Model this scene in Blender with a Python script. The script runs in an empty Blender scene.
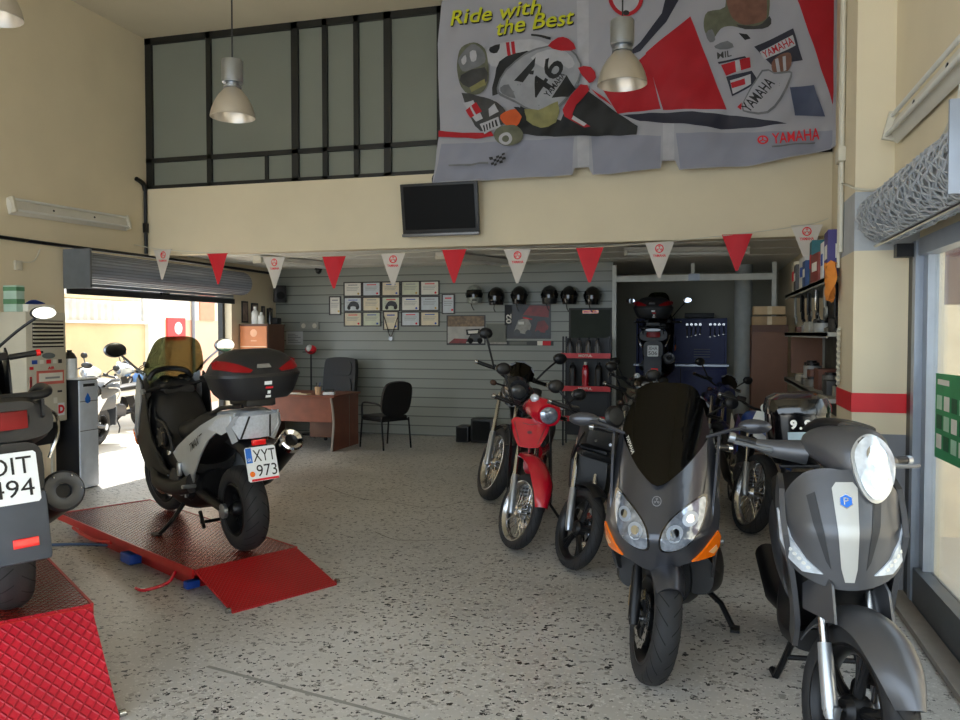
import bpy, bmesh, math, random
from mathutils import Vector, Matrix
from math import sin, cos, pi, radians as R

random.seed(7)
SC = bpy.context.scene
COL = SC.collection

# ---------------------------------------------------------------- camera
cam_d = bpy.data.cameras.new('camera')
cam = bpy.data.objects.new('camera', cam_d)
COL.objects.link(cam)
cam.location = (0, 0, 1.65)
cam.rotation_euler = (R(90 - 1.91), 0, R(15.33))
cam_d.sensor_fit = 'HORIZONTAL'
cam_d.sensor_width = 36
cam_d.lens = 36 * 810 / 960
cam_d.clip_start = 0.05
SC.camera = cam

# ---------------------------------------------------------------- light
world = bpy.data.worlds.new('world')
SC.world = world
world.use_nodes = True
wn = world.node_tree
wn.nodes.clear()
w_out = wn.nodes.new('ShaderNodeOutputWorld')
w_bg = wn.nodes.new('ShaderNodeBackground')
w_bg.inputs['Color'].default_value = (0.74, 0.87, 1.0, 1)
w_bg.inputs['Strength'].default_value = 1.75
wn.links.new(w_bg.outputs[0], w_out.inputs[0])

sun_d = bpy.data.lights.new('sun', 'SUN')
sun_d.energy = 4.5
sun_d.angle = R(0.6)
sun_d.color = (1, 0.95, 0.88)
sun = bpy.data.objects.new('sun', sun_d)
COL.objects.link(sun)
sun.rotation_euler = Vector((0.42, -0.36, -1.0)).to_track_quat('-Z', 'Y').to_euler()


def portal(name, loc, direction, sx, sy):
    """sampling portal in an opening: guides the sky light, emits nothing itself"""
    d = bpy.data.lights.new(name, 'AREA')
    d.shape = 'RECTANGLE'
    d.size, d.size_y = sx, sy
    d.cycles.is_portal = True
    o = bpy.data.objects.new(name, d)
    COL.objects.link(o)
    o.location = loc
    o.rotation_euler = Vector(direction).to_track_quat('-Z', 'Z').to_euler()


portal('portal_front', (-2.8, -1.55, 1.9), (0, 1, 0), 8.3, 3.8)
portal('portal_right', (1.42, 1.9, 1.3), (-1, 0, 0), 7.0, 2.4)
portal('portal_left', (-7.25, 9.3, 1.1), (1, 0, 0), 3.4, 2.2)

SC.view_settings.view_transform = 'Standard'
SC.view_settings.look = 'None'
SC.view_settings.gamma = 1
SC.view_settings.use_curve_mapping = False
SC.view_settings.exposure = 1.2


# ---------------------------------------------------------------- materials
def lin(c):
    return tuple(((v / 255) / 12.92 if v / 255 <= 0.04045 else ((v / 255 + 0.055) / 1.055) ** 2.4) for v in c)


MATS = {}


def mat(name, rgb, rough=0.5, metal=0.0, var=0.08, scale=9.0, bump=0.0, bscale=60, coat=0.0, trans=0.0, emit=0.0, spec=0.5, alpha=1.0):
    if name in MATS:
        return MATS[name]
    m = bpy.data.materials.new(name)
    m.use_nodes = True
    nt = m.node_tree
    b = nt.nodes['Principled BSDF']
    tc = nt.nodes.new('ShaderNodeTexCoord')
    nz = nt.nodes.new('ShaderNodeTexNoise')
    nz.inputs['Scale'].default_value = scale
    nz.inputs['Detail'].default_value = 4
    nt.links.new(tc.outputs['Object'], nz.inputs['Vector'])
    c = lin(rgb)
    rp = nt.nodes.new('ShaderNodeValToRGB')
    rp.color_ramp.elements[0].position = 0.3
    rp.color_ramp.elements[1].position = 0.7
    rp.color_ramp.elements[0].color = tuple(v * (1 - var) for v in c) + (1,)
    rp.color_ramp.elements[1].color = tuple(min(1, v * (1 + var)) for v in c) + (1,)
    nt.links.new(nz.outputs['Fac'], rp.inputs['Fac'])
    nt.links.new(rp.outputs['Color'], b.inputs['Base Color'])
    b.inputs['Roughness'].default_value = rough
    b.inputs['Metallic'].default_value = metal
    b.inputs['Specular IOR Level'].default_value = spec
    b.inputs['Coat Weight'].default_value = coat
    b.inputs['Coat Roughness'].default_value = 0.06
    b.inputs['Transmission Weight'].default_value = trans
    b.inputs['Alpha'].default_value = alpha
    if emit:
        nt.links.new(rp.outputs['Color'], b.inputs['Emission Color'])
        b.inputs['Emission Strength'].default_value = emit
    if bump:
        n2 = nt.nodes.new('ShaderNodeTexNoise')
        n2.inputs['Scale'].default_value = bscale
        n2.inputs['Detail'].default_value = 3
        nt.links.new(tc.outputs['Object'], n2.inputs['Vector'])
        bp = nt.nodes.new('ShaderNodeBump')
        bp.inputs['Strength'].default_value = bump
        bp.inputs['Distance'].default_value = 0.01
        nt.links.new(n2.outputs['Fac'], bp.inputs['Height'])
        nt.links.new(bp.outputs['Normal'], b.inputs['Normal'])
    MATS[name] = m
    return m


def glass(name, tint, refl=0.12, rough=0.03):
    """thin sheet glass or smoked plastic: tinted see-through with a glossy coat"""
    if name in MATS:
        return MATS[name]
    m = bpy.data.materials.new(name)
    m.use_nodes = True
    nt = m.node_tree
    nt.nodes.clear()
    out = nt.nodes.new('ShaderNodeOutputMaterial')
    tr = nt.nodes.new('ShaderNodeBsdfTransparent')
    tr.inputs['Color'].default_value = lin(tint) + (1,)
    gl = nt.nodes.new('ShaderNodeBsdfGlossy')
    gl.inputs['Roughness'].default_value = rough
    fr = nt.nodes.new('ShaderNodeFresnel')
    fr.inputs['IOR'].default_value = 1.45
    ml = nt.nodes.new('ShaderNodeMath')
    ml.operation = 'MULTIPLY_ADD'
    ml.inputs[1].default_value = 0.55
    ml.inputs[2].default_value = refl * 0.3
    mx = nt.nodes.new('ShaderNodeMixShader')
    nt.links.new(fr.outputs[0], ml.inputs[0])
    nt.links.new(ml.outputs[0], mx.inputs[0])
    nt.links.new(tr.outputs[0], mx.inputs[1])
    nt.links.new(gl.outputs[0], mx.inputs[2])
    nt.links.new(mx.outputs[0], out.inputs[0])
    MATS[name] = m
    return m


def floor_mat():
    m = bpy.data.materials.new('terrazzo')
    m.use_nodes = True
    nt = m.node_tree
    b = nt.nodes['Principled BSDF']
    tc = nt.nodes.new('ShaderNodeTexCoord')
    # marble chips: randomly chosen voronoi cells, small and stretched
    mp = nt.nodes.new('ShaderNodeMapping')
    mp.inputs['Scale'].default_value = (1, 1.25, 1)
    wob = nt.nodes.new('ShaderNodeTexNoise')
    wob.inputs['Scale'].default_value = 55
    nt.links.new(tc.outputs['Object'], wob.inputs['Vector'])
    ws_ = nt.nodes.new('ShaderNodeVectorMath')
    ws_.operation = 'SCALE'
    ws_.inputs['Scale'].default_value = 0.045
    nt.links.new(wob.outputs['Color'], ws_.inputs[0])
    wa = nt.nodes.new('ShaderNodeVectorMath')
    wa.operation = 'ADD'
    nt.links.new(tc.outputs['Object'], wa.inputs[0])
    nt.links.new(ws_.outputs[0], wa.inputs[1])
    nt.links.new(wa.outputs[0], mp.inputs['Vector'])
    prev = None
    big = nt.nodes.new('ShaderNodeTexNoise')
    big.inputs['Scale'].default_value = 0.9
    big.inputs['Detail'].default_value = 6
    nt.links.new(tc.outputs['Object'], big.inputs['Vector'])
    rp = nt.nodes.new('ShaderNodeValToRGB')
    rp.color_ramp.elements[0].position = 0.3
    rp.color_ramp.elements[1].position = 0.7
    rp.color_ramp.elements[0].color = lin((176, 172, 166)) + (1,)
    rp.color_ramp.elements[1].color = lin((206, 203, 198)) + (1,)
    nt.links.new(big.outputs['Fac'], rp.inputs['Fac'])
    prev = rp.outputs['Color']
    for sc, thr, size, colr in ((25, 0.72, 0.50, (44, 43, 42)), (42, 0.72, 0.54, (62, 60, 58)), (30, 0.60, 0.6, (150, 146, 140)), (55, 0.5, 0.6, (208, 205, 200))):
        vo = nt.nodes.new('ShaderNodeTexVoronoi')
        vo.inputs['Scale'].default_value = sc
        nt.links.new(mp.outputs['Vector'], vo.inputs['Vector'])
        sep = nt.nodes.new('ShaderNodeSeparateColor')
        nt.links.new(vo.outputs['Color'], sep.inputs[0])
        g = nt.nodes.new('ShaderNodeMath')
        g.operation = 'GREATER_THAN'
        g.inputs[1].default_value = thr
        nt.links.new(sep.outputs[0], g.inputs[0])
        # chip size varies with the cell's second random number
        sz = nt.nodes.new('ShaderNodeMath')
        sz.operation = 'MULTIPLY'
        sz.inputs[1].default_value = size
        nt.links.new(sep.outputs[1], sz.inputs[0])
        lt = nt.nodes.new('ShaderNodeMath')
        lt.operation = 'LESS_THAN'
        nt.links.new(vo.outputs['Distance'], lt.inputs[0])
        nt.links.new(sz.outputs[0], lt.inputs[1])
        mu = nt.nodes.new('ShaderNodeMath')
        mu.operation = 'MULTIPLY'
        nt.links.new(g.outputs[0], mu.inputs[0])
        nt.links.new(lt.outputs[0], mu.inputs[1])
        mx = nt.nodes.new('ShaderNodeMix')
        mx.data_type = 'RGBA'
        nt.links.new(mu.outputs[0], mx.inputs['Factor'])
        nt.links.new(prev, mx.inputs['A'])
        mx.inputs['B'].default_value = lin(colr) + (1,)
        prev = mx.outputs['Result']
    nt.links.new(prev, b.inputs['Base Color'])
    # worn polish
    r2 = nt.nodes.new('ShaderNodeMapRange')
    r2.inputs['From Min'].default_value = 0.3
    r2.inputs['From Max'].default_value = 0.7
    r2.inputs['To Min'].default_value = 0.28
    r2.inputs['To Max'].default_value = 0.48
    nt.links.new(big.outputs['Fac'], r2.inputs['Value'])
    nt.links.new(r2.outputs['Result'], b.inputs['Roughness'])
    return m


def checker_plate_mat(name, rgb, rough, scale=1.0):
    """diamond pattern tread plate painted red: raised lozenges by bump, paint worn off their crests"""
    m = bpy.data.materials.new(name)
    m.use_nodes = True
    nt = m.node_tree
    b = nt.nodes['Principled BSDF']
    tc = nt.nodes.new('ShaderNodeTexCoord')
    res = []
    for ang in (45, -45):
        mp = nt.nodes.new('ShaderNodeMapping')
        mp.inputs['Rotation'].default_value = (0, 0, R(ang))
        nt.links.new(tc.outputs['Object'], mp.inputs['Vector'])
        wv = nt.nodes.new('ShaderNodeTexWave')
        wv.inputs['Scale'].default_value = 7.0 * scale
        nt.links.new(mp.outputs['Vector'], wv.inputs['Vector'])
        res.append(wv)
    mu = nt.nodes.new('ShaderNodeMath')
    mu.operation = 'MAXIMUM'
    nt.links.new(res[0].outputs['Fac'], mu.inputs[0])
    nt.links.new(res[1].outputs['Fac'], mu.inputs[1])
    pw = nt.nodes.new('ShaderNodeMath')
    pw.operation = 'POWER'
    pw.inputs[1].default_value = 8
    nt.links.new(mu.outputs[0], pw.inputs[0])
    bp = nt.nodes.new('ShaderNodeBump')
    bp.inputs['Strength'].default_value = 0.6
    bp.inputs['Distance'].default_value = 0.006
    nt.links.new(pw.outputs[0], bp.inputs['Height'])
    nt.links.new(bp.outputs['Normal'], b.inputs['Normal'])
    nz = nt.nodes.new('ShaderNodeTexNoise')
    nz.inputs['Scale'].default_value = 3
    nz.inputs['Detail'].default_value = 6
    nt.links.new(tc.outputs['Object'], nz.inputs['Vector'])
    rp = nt.nodes.new('ShaderNodeValToRGB')
    c = lin(rgb)
    rp.color_ramp.elements[0].position = 0.35
    rp.color_ramp.elements[1].position = 0.68
    rp.color_ramp.elements[0].color = tuple(v * 0.75 for v in c) + (1,)
    rp.color_ramp.elements[1].color = c + (1,)
    nt.links.new(nz.outputs['Fac'], rp.inputs['Fac'])
    mx = nt.nodes.new('ShaderNodeMix')
    mx.data_type = 'RGBA'
    ml = nt.nodes.new('ShaderNodeMath')
    ml.operation = 'MULTIPLY'
    ml.inputs[1].default_value = 0.55
    nt.links.new(pw.outputs[0], ml.inputs[0])
    nt.links.new(ml.outputs[0], mx.inputs['Factor'])
    nt.links.new(rp.outputs['Color'], mx.inputs['A'])
    mx.inputs['B'].default_value = tuple(v * 0.35 for v in c) + (1,)
    nt.links.new(mx.outputs['Result'], b.inputs['Base Color'])
    b.inputs['Roughness'].default_value = rough
    return m


def slat_mat(name, rgb, per_m, rough=0.4):
    """horizontal slat boards: thin dark grooves at regular heights"""
    m = bpy.data.materials.new(name)
    m.use_nodes = True
    nt = m.node_tree
    b = nt.nodes['Principled BSDF']
    tc = nt.nodes.new('ShaderNodeTexCoord')
    sp = nt.nodes.new('ShaderNodeSeparateXYZ')
    nt.links.new(tc.outputs['Object'], sp.inputs[0])
    ml = nt.nodes.new('ShaderNodeMath')
    ml.operation = 'MULTIPLY'
    ml.inputs[1].default_value = per_m
    nt.links.new(sp.outputs['Z'], ml.inputs[0])
    fr = nt.nodes.new('ShaderNodeMath')
    fr.operation = 'FRACT'
    nt.links.new(ml.outputs[0], fr.inputs[0])
    rp = nt.nodes.new('ShaderNodeValToRGB')
    c = lin(rgb)
    e = rp.color_ramp.elements
    e[0].position = 0.0
    e[0].color = tuple(v * 0.35 for v in c) + (1,)
    e[1].position = 0.09
    e[1].color = tuple(v * 0.4 for v in c) + (1,)
    a = e.new(0.12)
    a.color = tuple(v * 1.08 for v in c) + (1,)
    a = e.new(1.0)
    a.color = c + (1,)
    nt.links.new(fr.outputs[0], rp.inputs['Fac'])
    nt.links.new(rp.outputs['Color'], b.inputs['Base Color'])
    b.inputs['Roughness'].default_value = rough
    return m


CREAM = mat('cream_paint', (222, 209, 180), 0.75, var=0.03, scale=2, bump=0.05)
CEIL = mat('ceiling_paint', (212, 202, 178), 0.85, var=0.04, scale=1.5)
WHITE = mat('white_paint', (226, 226, 220), 0.6, var=0.03)
GREYP = mat('grey_paint', (128, 132, 140), 0.55, var=0.05)
BANDRED = mat('red_band_paint', (214, 30, 40), 0.5, var=0.04)
TERR = floor_mat()
SLAT = slat_mat('grey_slat_board', (142, 145, 136), 6.6)
SOFFIT = mat('soffit_panel', (226, 224, 214), 0.6, var=0.03)
DGREY = mat('dark_grey_metal', (58, 60, 62), 0.4, 0.6)
BLACKF = mat('black_frame_paint', (24, 24, 20), 0.5)
ALU = mat('aluminium', (168, 174, 182), 0.35, 0.9, var=0.05)
ALUP = mat('powder_grey_aluminium', (150, 158, 170), 0.35, 0.2, var=0.05)
STEEL = mat('steel', (190, 190, 190), 0.22, 1.0, var=0.05)
CHROME = mat('chrome', (225, 225, 228), 0.07, 1.0, var=0.02)
BLACKP = mat('black_plastic', (20, 20, 22), 0.45, var=0.15, bump=0.05, bscale=200)
BLACKG = mat('black_gloss', (9, 9, 11), 0.15, coat=0.7)
BLACKM = mat('black_metal', (26, 26, 28), 0.38, 0.5)
RUBBER = mat('tyre_rubber', (34, 34, 36), 0.72, var=0.12, bump=0.1, bscale=150)
GROOVE = mat('tyre_groove', (9, 9, 9), 0.9)
SEATB = mat('seat_vinyl', (18, 18, 19), 0.55, bump=0.08, bscale=180)
REDLENS = mat('red_lens', (132, 6, 14), 0.38, spec=0.25)
REDBRIGHT = mat('red_reflector', (240, 26, 26), 0.2, coat=0.5)
ORANGE = mat('amber_lens', (255, 120, 20), 0.15, coat=0.6)
CLEARL = mat('clear_lens', (214, 222, 232), 0.08, 0.25, var=0.25, scale=24, coat=0.8)
HLENS = mat('headlight_lens', (158, 168, 184), 0.07, 0.6, var=0.5, scale=26, coat=0.8)
LEDLENS = mat('white_led_lens', (212, 218, 226), 0.2, 0.15, var=0.1, scale=60, coat=0.6)
GUNMETAL = mat('dark_silver_paint', (66, 68, 75), 0.3, 0.5, var=0.05, coat=0.5)
SILVER = mat('silver_paint', (196, 202, 208), 0.3, 0.45, var=0.04, coat=0.4)
GREYPIA = mat('matt_grey_paint', (86, 87, 91), 0.36, 0.45, var=0.05, coat=0.25)
LIGHTPIA = mat('light_grey_paint', (190, 190, 186), 0.35, 0.3, var=0.03)
REDPAINT = mat('red_bike_paint', (186, 14, 38), 0.2, var=0.05, coat=0.7)
BLUEPAINT = mat('blue_bike_paint', (22, 70, 150), 0.3, var=0.05, coat=0.5)
DARKBIKE = mat('charcoal_bike_paint', (38, 40, 46), 0.25, 0.3, coat=0.6)
GOLD = mat('gold_metal', (190, 160, 96), 0.3, 0.8)
PLATEW = mat('plate_white', (236, 240, 242), 0.4, var=0.02)
PLATEB = mat('plate_blue', (30, 110, 210), 0.4, var=0.03)
INK = mat('black_ink', (18, 18, 20), 0.6)
REDINK = mat('red_ink', (222, 30, 46), 0.6, var=0.03)
BLUEINK = mat('blue_ink', (40, 80, 170), 0.6)
PAPER = mat('paper', (232, 228, 216), 0.8, var=0.04)
WOOD = mat('cherry_wood', (126, 66, 42), 0.4, var=0.18, scale=5)
WOODD = mat('dark_wood', (96, 62, 44), 0.5, var=0.15, scale=5)
ORWOOD = mat('beech_lit_orange', (212, 132, 82), 0.45, var=0.08, scale=5)  # cabinet front only: orange light from the doorway put into the wood colour
SMOKED = glass('smoked_screen', (9, 9, 10), 0.05)
SMOKEY = glass('light_smoked_screen', (150, 153, 126), 0.06)
CLEARG = glass('clear_glass', (249, 251, 250), 0.03)
MIRROR = mat('mirror_glass', (215, 222, 230), 0.03, 1.0, var=0.01)
TAN = mat('beige_plastic', (204, 198, 180), 0.5, var=0.03)


# ---------------------------------------------------------------- mesh builder
def kids(o):
    return [c for c in bpy.data.objects if c.parent == o]


def bm_lists(bm):
    bm.verts.index_update()
    vs = [v.co.copy() for v in bm.verts]
    fs = [[v.index for v in f.verts] for f in bm.faces]
    bm.free()
    return vs, fs


def smooth_line(pts, n=6, closed=False):
    """Catmull-Rom through the points"""
    P = [Vector(p) for p in pts]
    out = []
    N = len(P)
    rng = range(N) if closed else range(N - 1)
    for i in rng:
        if closed:
            a, b, c, d = P[i - 1], P[i], P[(i + 1) % N], P[(i + 2) % N]
        else:
            a, b, c, d = P[max(i - 1, 0)], P[i], P[i + 1], P[min(i + 2, N - 1)]
        for k in range(n):
            t = k / n
            out.append(0.5 * ((2 * b) + (c - a) * t + (2 * a - 5 * b + 4 * c - d) * t * t + (3 * b - a - 3 * c + d) * t ** 3))
    if not closed:
        out.append(P[-1])
    return out


def mirror_y(half):
    """outline given for y >= 0 from top to bottom -> full outline"""
    return list(half) + [(-y, z) for (y, z) in reversed(half) if abs(y) > 1e-6]


def ellipse(cx, cy, rx, ry, n=20, rot=0):
    return [(cx + rx * cos(2 * pi * k / n) * cos(rot) - ry * sin(2 * pi * k / n) * sin(rot),
             cy + rx * cos(2 * pi * k / n) * sin(rot) + ry * sin(2 * pi * k / n) * cos(rot)) for k in range(n)]


TEXT_CACHE = {}


def text_mesh(s, bold=0.0):
    key = (s, bold)
    if key not in TEXT_CACHE:
        c = bpy.data.curves.new('txt', 'FONT')
        c.body = s
        c.size = 1
        c.align_x = 'CENTER'
        c.align_y = 'CENTER'
        c.resolution_u = 3
        c.offset = bold
        o = bpy.data.objects.new('txt', c)
        COL.objects.link(o)
        me = bpy.data.meshes.new_from_object(o)
        vs = [v.co.copy() for v in me.vertices]
        fs = [list(p.vertices) for p in me.polygons]
        bpy.data.objects.remove(o)
        bpy.data.meshes.remove(me)
        bpy.data.curves.remove(c)
        x0, x1 = min(v.x for v in vs), max(v.x for v in vs)
        y0, y1 = min(v.y for v in vs), max(v.y for v in vs)
        vs = [Vector(((v.x - (x0 + x1) / 2), (v.y - (y0 + y1) / 2), 0)) for v in vs]
        TEXT_CACHE[key] = (vs, fs, x1 - x0, y1 - y0)
    return TEXT_CACHE[key]


def cut_grid(bm, step):
    """cut a flat mesh along a square grid so that it can be wrapped onto a curved surface"""
    xs = [v.co.x for v in bm.verts]
    ys = [v.co.y for v in bm.verts]
    for ax, lo, hi in ((0, min(xs), max(xs)), (1, min(ys), max(ys))):
        k = math.floor(lo / step) + 1
        while k * step < hi - 1e-5:
            co = [0, 0, 0]
            co[ax] = k * step
            no = [0, 0, 0]
            no[ax] = 1
            bmesh.ops.bisect_plane(bm, geom=bm.verts[:] + bm.edges[:] + bm.faces[:], plane_co=co, plane_no=no, dist=1e-5)
            k += 1


class MB:
    def __init__(s, T=None):
        s.v, s.f, s.mi, s.mats, s.T = [], [], [], [], T

    def add(s, vs, fs, m):
        b = len(s.v)
        if s.T is not None:
            vs = [s.T @ Vector(v) for v in vs]
        s.v.extend(tuple(v) for v in vs)
        ml = m if isinstance(m, list) else None
        for i, f in enumerate(fs):
            mm = ml[i] if ml else m
            if mm not in s.mats:
                s.mats.append(mm)
            s.f.append([b + k for k in f])
            s.mi.append(s.mats.index(mm))
        return s

    def box(s, c, size, m, rot=(0, 0, 0), bev=0.0, seg=2):
        bm = bmesh.new()
        bmesh.ops.create_cube(bm, size=1)
        bmesh.ops.scale(bm, vec=size, verts=bm.verts)
        if bev:
            bmesh.ops.bevel(bm, geom=bm.edges[:], offset=bev, segments=seg, affect='EDGES', profile=0.6)
        M = Matrix.Translation(c) @ Matrix.Rotation(rot[2], 4, 'Z') @ Matrix.Rotation(rot[1], 4, 'Y') @ Matrix.Rotation(rot[0], 4, 'X')
        bmesh.ops.transform(bm, matrix=M, verts=bm.verts)
        return s.add(*bm_lists(bm), m)

    def span(s, a, b, m, bev=0.0):
        return s.box([(a[i] + b[i]) / 2 for i in range(3)], [abs(b[i] - a[i]) for i in range(3)], m, bev=bev)

    def tube(s, pts, r, m, seg=8, caps=True, flat=1.0):
        P = [Vector(p) for p in pts]
        n = len(P)
        rs = r if isinstance(r, (list, tuple)) else [r] * n
        t0 = (P[1] - P[0]).normalized()
        ref = Vector((0, 0, 1)) if abs(t0.z) < 0.9 else Vector((1, 0, 0))
        u = t0.cross(ref).normalized()
        vs, fs = [], []
        for i in range(n):
            t = (P[min(i + 1, n - 1)] - P[max(i - 1, 0)]).normalized()
            u = (u - t * u.dot(t)).normalized()
            w = t.cross(u)
            for k in range(seg):
                a = 2 * pi * k / seg
                vs.append(P[i] + (u * cos(a) + w * sin(a) * flat) * rs[i])
        for i in range(n - 1):
            for k in range(seg):
                k2 = (k + 1) % seg
                fs.append([i * seg + k, i * seg + k2, (i + 1) * seg + k2, (i + 1) * seg + k])
        if caps:
            fs.append(list(range(seg))[::-1])
            fs.append([(n - 1) * seg + k for k in range(seg)])
        return s.add(vs, fs, m)

    def cyl(s, a, b, r, m, seg=16, r2=None):
        return s.tube([a, b], [r, r if r2 is None else r2], m, seg)

    def lathe(s, prof, m, o=(0, 0, 0), axis=(0, 0, 1), seg=32, a0=0.0, a1=2 * pi):
        """prof: (radius, height) pairs; repeated ends close the shape"""
        ax = Vector(axis).normalized()
        u = ax.orthogonal().normalized() if abs(ax.y) < 0.99 else Vector((1, 0, 0))
        w = ax.cross(u)
        full = abs(a1 - a0 - 2 * pi) < 1e-6
        n = seg if full else seg + 1
        o = Vector(o)
        vs, fs = [], []
        for k in range(n):
            a = a0 + (a1 - a0) * k / seg
            d = u * cos(a) + w * sin(a)
            for (r, h) in prof:
                vs.append(o + d * r + ax * h)
        p = len(prof)
        for k in range(seg):
            k2 = (k + 1) % n
            for j in range(p - 1):
                fs.append([k * p + j, k2 * p + j, k2 * p + j + 1, k * p + j + 1])
        return s.add(vs, fs, m)

    def sph(s, c, r, m, rot=None, seg=16, rings=10):
        if not isinstance(r, (tuple, list)):
            r = (r, r, r)
        M = rot or Matrix.Identity(3)
        vs, fs = [], []
        for i in range(rings + 1):
            th = pi * i / rings
            for k in range(seg):
                a = 2 * pi * k / seg
                vs.append(Vector(c) + M @ Vector((r[0] * sin(th) * cos(a), r[1] * sin(th) * sin(a), r[2] * cos(th))))
        for i in range(rings):
            for k in range(seg):
                k2 = (k + 1) % seg
                q = [i * seg + k, (i + 1) * seg + k, (i + 1) * seg + k2, i * seg + k2]
                fs.append(q)
        return s.add(vs, fs, m)

    def loft(s, rings, m, caps=True):
        n = len(rings[0])
        vs = [v for r in rings for v in r]
        fs = []
        for i in range(len(rings) - 1):
            for k in range(n):
                k2 = (k + 1) % n
                fs.append([i * n + k, i * n + k2, (i + 1) * n + k2, (i + 1) * n + k])
        if caps:
            fs.append(list(range(n))[::-1])
            fs.append([(len(rings) - 1) * n + k for k in range(n)])
        return s.add(vs, fs, m)

    def body(s, secs, m, k=20, div=4, ax='x'):
        """secs: (x, zc, half width, half height, exponent[, yc]) rounded sections along x (or z, with zc meaning x)"""
        full = [tuple(q) + (0.0,) * (6 - len(q)) for q in secs]
        line = []
        for i in range(len(full) - 1):
            a, b, c, d = full[max(i - 1, 0)], full[i], full[i + 1], full[min(i + 2, len(full) - 1)]
            for j in range(div):
                t = j / div
                line.append([0.5 * ((2 * b[q]) + (c[q] - a[q]) * t + (2 * a[q] - 5 * b[q] + 4 * c[q] - d[q]) * t * t + (3 * b[q] - a[q] - 3 * c[q] + d[q]) * t ** 3) for q in range(6)])
        line.append(list(full[-1]))
        rings = []
        for (x, zc, w, h, e, yc) in line:
            ring = []
            for q in range(k):
                a = 2 * pi * q / k
                cy = math.copysign(abs(cos(a)) ** (2 / e), cos(a)) * w
                cz = math.copysign(abs(sin(a)) ** (2 / e), sin(a)) * h
                ring.append((x, yc + cy, zc + cz) if ax == 'x' else (zc + cz, yc + cy, x))
            rings.append(ring)
        return s.loft(rings, m)

    def prism(s, poly, f0, f1, m):
        n = len(poly)
        vs = [f0(*p) for p in poly] + [f1(*p) for p in poly]
        fs = [list(range(n))[::-1], [n + k for k in range(n)]]
        for k in range(n):
            k2 = (k + 1) % n
            fs.append([k, k2, n + k2, n + k])
        return s.add(vs, fs, m)

    def sheet(s, grid, th, m):
        """grid[i][j] of points -> curved sheet of thickness th"""
        G = [[Vector(p) for p in row] for row in grid]
        n, c = len(G), len(G[0])
        N = []
        for i in range(n):
            row = []
            for j in range(c):
                du = G[min(i + 1, n - 1)][j] - G[max(i - 1, 0)][j]
                dv = G[i][min(j + 1, c - 1)] - G[i][max(j - 1, 0)]
                nn = du.cross(dv)
                row.append(nn.normalized() if nn.length > 1e-9 else Vector((0, 0, 1)))
            N.append(row)
        vs = [G[i][j] + N[i][j] * th / 2 for i in range(n) for j in range(c)] + [G[i][j] - N[i][j] * th / 2 for i in range(n) for j in range(c)]
        o = n * c
        fs = []
        for i in range(n - 1):
            for j in range(c - 1):
                q = [i * c + j, (i + 1) * c + j, (i + 1) * c + j + 1, i * c + j + 1]
                fs.append(q)
                fs.append([o + k for k in reversed(q)])
        for i in range(n - 1):
            fs.append([i * c, o + i * c, o + (i + 1) * c, (i + 1) * c])
            fs.append([i * c + c - 1, (i + 1) * c + c - 1, o + (i + 1) * c + c - 1, o + i * c + c - 1])
        for j in range(c - 1):
            fs.append([j, j + 1, o + j + 1, o + j])
            fs.append([(n - 1) * c + j, o + (n - 1) * c + j, o + (n - 1) * c + j + 1, (n - 1) * c + j + 1])
        return s.add(vs, fs, m)

    def _wrap(s, bm, fn, th, m, off):
        bm.verts.index_update()
        flat = [(v.co.x, v.co.y) for v in bm.verts]
        e = 1e-3
        pts, nor = [], []
        for (a, b) in flat:
            p = Vector(fn(a, b))
            n = (Vector(fn(a + e, b)) - p).cross(Vector(fn(a, b + e)) - p)
            n = n.normalized() if n.length > 1e-12 else Vector((0, 0, 1))
            pts.append(p + n * off)
            nor.append(n)
        fs = [[v.index for v in f.verts] for f in bm.faces]
        if th:
            o = len(pts)
            bnd = []
            for ed in bm.edges:
                if len(ed.link_faces) == 1:
                    l = ed.link_loops[0]
                    bnd.append((l.vert.index, l.link_loop_next.vert.index))
            back = [p - n * th for p, n in zip(pts, nor)]
            fs = fs + [[o + k for k in reversed(f)] for f in fs] + [[b, a, o + a, o + b] for (a, b) in bnd]
            pts = pts + back
        bm.free()
        return s.add(pts, fs, m)

    def patch(s, poly, fn, m, th=0.006, off=0.0, step=0.05):
        """a flat outline wrapped onto the curved surface fn(u, v); normal = du x dv"""
        bm = bmesh.new()
        vs = [bm.verts.new((p[0], p[1], 0)) for p in poly]
        f = bm.faces.new(vs)
        f.normal_update()
        if f.normal.z < 0:
            f.normal_flip()
        bmesh.ops.triangulate(bm, faces=bm.faces[:])
        if step:
            cut_grid(bm, step)
        return s._wrap(bm, fn, th, m, off)

    def text(s, string, fn, m, at=(0, 0), h=0.1, w=None, off=0.002, rot=0.0, step=0, bold=0.0, shear=0.0):
        """lettering of height h (width w if given) wrapped onto fn(u, v), centred at `at`"""
        vs, fs, tw, th = text_mesh(string, bold)
        sy = h / th
        sx = (w / tw) if w else sy
        bm = bmesh.new()
        bv = []
        for v in vs:
            x, y = v.x * sx, v.y * sy
            x += shear * y
            bv.append(bm.verts.new((at[0] + x * cos(rot) - y * sin(rot), at[1] + x * sin(rot) + y * cos(rot), 0)))
        for f in fs:
            try:
                nf = bm.faces.new([bv[k] for k in f])
            except ValueError:
                continue
            nf.normal_update()
            if nf.normal.z < 0:
                nf.normal_flip()
        if step:
            cut_grid(bm, step)
        return s._wrap(bm, fn, 0, m, off)

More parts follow.
